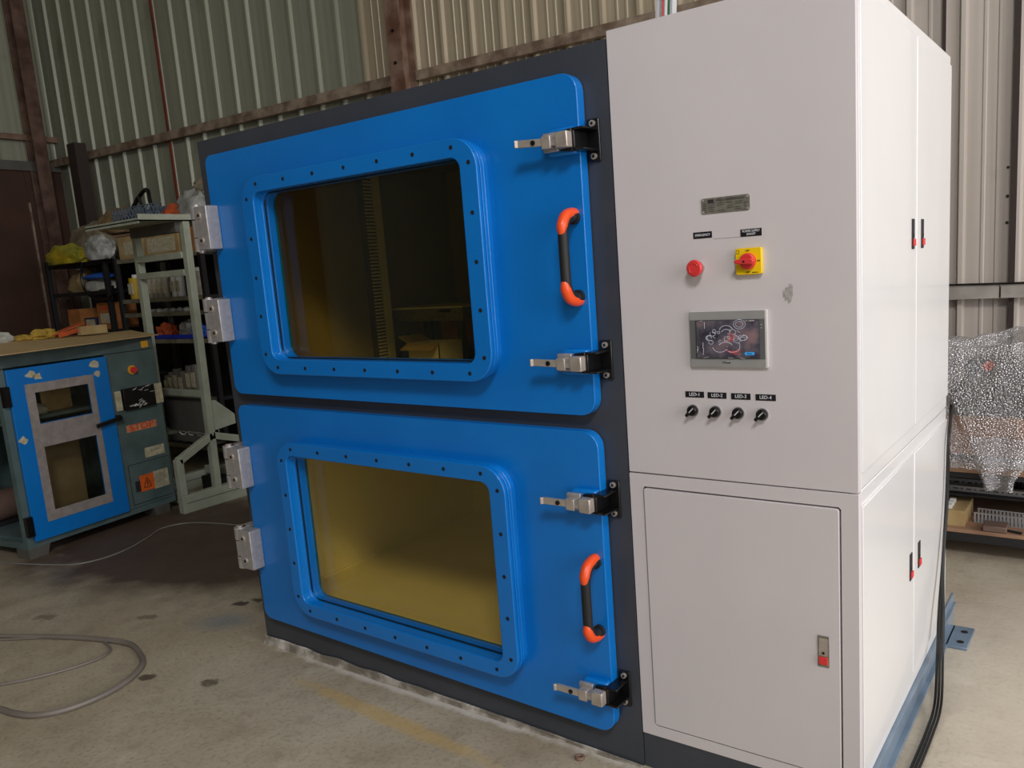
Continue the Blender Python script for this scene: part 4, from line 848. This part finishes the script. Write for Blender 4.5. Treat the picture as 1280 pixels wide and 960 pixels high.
obj('duct_body', bm, M['bezeldark'], gr)
ld_ = thing('slotted_duct', 'white slotted cable duct on the lower shelf of the work table', 'duct', (2.58, 2.36, .147), math.radians(-4))
bm = BM()
for y in (-.04, .04):
    for k in range(17): box(bm, -.13 + k * .016, -.121 + k * .016, y - .001, y + .001, .0, .05)
box(bm, -.13, .14, -.04, .04, 0, .004); box(bm, -.13, .14, -.042, -.038, .046, .052); box(bm, -.13, .14, .038, .042, .046, .052); obj('duct_body', bm, M['slot'], ld_)
T_(obj('brown_board', box(BM(), 2.1, 2.42, 2.24, 2.5, .147, .225), M['cartonpale']), 'pale cardboard slab at the left of the lower shelf', 'cardboard')
T_(obj('channel_offcut', box(BM(), 2.5, 2.6, 2.205, 2.30, .147, .175, Matrix.Identity(4)), M['brownplate'], bevel=.004), 'brown steel channel offcut in front of the slotted duct', 'offcut')
T_(obj('steel_pin', cyl(BM(), (2.60, 2.24, .153), (2.66, 2.22, .153), .006, 8), M['rackblack']), 'short black pin beside the brown steel offcut', 'pin')
for i in range(3): T_(obj('white_fitting', cyl(BM(), (2.33 + .012 * i, 2.3 - .04 * i, .2705), (2.36 + .012 * i, 2.3 - .04 * i, .2705 + .0), .012, 10) if False else box(BM(), 2.335 + .0 * i, 2.36, 2.26 + .05 * i, 2.285 + .05 * i, .2255, .245), M['paper']), ['front', 'middle', 'rear'][i] + ' one of the small white fittings on the cardboard slab', 'fitting', 'white fittings on the slab')
for i in range(4): T_(obj('folded_paper', box(BM(), 2.76 + .003 * i, 3.0, 2.3, 2.5, .4525 + i * .022, .4725 + i * .022), M['paper'], bevel=.003), ['lowest white booklet of the stack on the work table', 'second booklet up in the white stack on the table', 'third booklet up in the white stack on the table', 'topmost white booklet of the stack on the work table'][i], 'booklet', 'white booklets stacked on the table')
# equipment in bubble wrap
def bubble_mat():
    Mx = bpy.data.materials.new('bubble_wrap'); Mx.use_nodes = True; nt = Mx.node_tree; nt.nodes.clear(); N = nt.nodes.new; L = nt.links.new
    tc = N('ShaderNodeTexCoord'); vo = N('ShaderNodeTexVoronoi'); vo.inputs['Scale'].default_value = 110; L(tc.outputs['Object'], vo.inputs['Vector'])
    bp = N('ShaderNodeBump'); bp.inputs['Strength'].default_value = 1; bp.inputs['Distance'].default_value = .012; bp.invert = True; L(vo.outputs['Distance'], bp.inputs['Height'])
    g = N('ShaderNodeBsdfGlossy'); g.inputs['Roughness'].default_value = .17; g.inputs['Color'].default_value = (.95, .95, .97, 1); L(bp.outputs[0], g.inputs['Normal'])
    t = N('ShaderNodeBsdfTransparent'); t.inputs[0].default_value = (.93, .93, .94, 1); df = N('ShaderNodeBsdfDiffuse'); df.inputs[0].default_value = (.8, .8, .82, 1); L(bp.outputs[0], df.inputs['Normal'])
    m1 = N('ShaderNodeMixShader'); m1.inputs[0].default_value = .38; L(t.outputs[0], m1.inputs[1]); L(g.outputs[0], m1.inputs[2])
    m2 = N('ShaderNodeMixShader'); m2.inputs[0].default_value = .2; L(m1.outputs[0], m2.inputs[1]); L(df.outputs[0], m2.inputs[2]); o = N('ShaderNodeOutputMaterial'); L(m2.outputs[0], o.inputs[0]); return Mx
eq = thing('wrapped_equipment', 'equipment swathed in clear bubble wrap on the work table', 'equipment', (2.55, 2.45, .4525))
B('equipment_body', -.22, .2, -.1, .2, .0, .36, 'rackblack', eq, .02); B('equipment_body', -.25, .1, -.15, -.02, .03, .22, 'carton', eq, .02); B('equipment_head', -.16, .12, -.14, .08, .36, .50, 'bezeldark', eq, .03)
obj('orange_knob', cyl(BM(), (-.05, -.17, .47), (-.05, -.14, .47), .022, 14), M['orange'], eq, True)
bm = BM(); bmesh.ops.create_grid(bm, x_segments=90, y_segments=90, size=1)
for v in bm.verts:
    u, q = v.co.x, v.co.y; r_ = max(abs(u), abs(q)); an = math.atan2(q, u)
    if r_ < .5: x, y = u * .62, q * .5; z = .56
    else:
        k = (r_ - .5) / .5; sx = u / r_; sy = q / r_; x = sx * (.31 + .03 * k); y = sy * (.25 + .03 * k); z = .56 - k * (.56 - .02)
    n = noise.noise(Vector((u * 2.2, q * 2.2, 3))); n2 = noise.noise(Vector((u * 5, q * 5, z * 4 + 8))); n3 = 1 - abs(noise.noise(Vector((u * 3.3 + 5, q * 3.3, z * 3)))) * 2
    p = Vector((x, y, z)); c = Vector((0, 0, .3)); d = (p - c).normalized(); p = p + d * (.05 * n + .025 * n2 + .035 * n3)
    if z < .5: p.z = max(p.z, .004)
    p.z = max(p.z, .004); v.co = p
BW_ = bubble_mat(); wrap_ = obj('bubble_wrap', bm, BW_, eq)
for v_ in wrap_.data.polygons: v_.use_smooth = True
bm = BM(); bmesh.ops.create_grid(bm, x_segments=24, y_segments=24, size=1)
for v in bm.verts:
    u, q = (v.co.x + 1) / 2, (v.co.y + 1) / 2
    x = .02 + (u - .5) * (.26 - .14 * q) + .0; y = -.27 - .05 * math.sin(q * 2) * .6; z = .16 - q * .24 + (.0 if q < .9 else 0)
    n = noise.noise(Vector((u * 3, q * 3, 1))); v.co = Vector((x + .02 * n, y - .03 * n - .02 - .02 * math.sin(u * 9), z))
obj('wrap_corner', bm, BW_, eq, smooth=True)
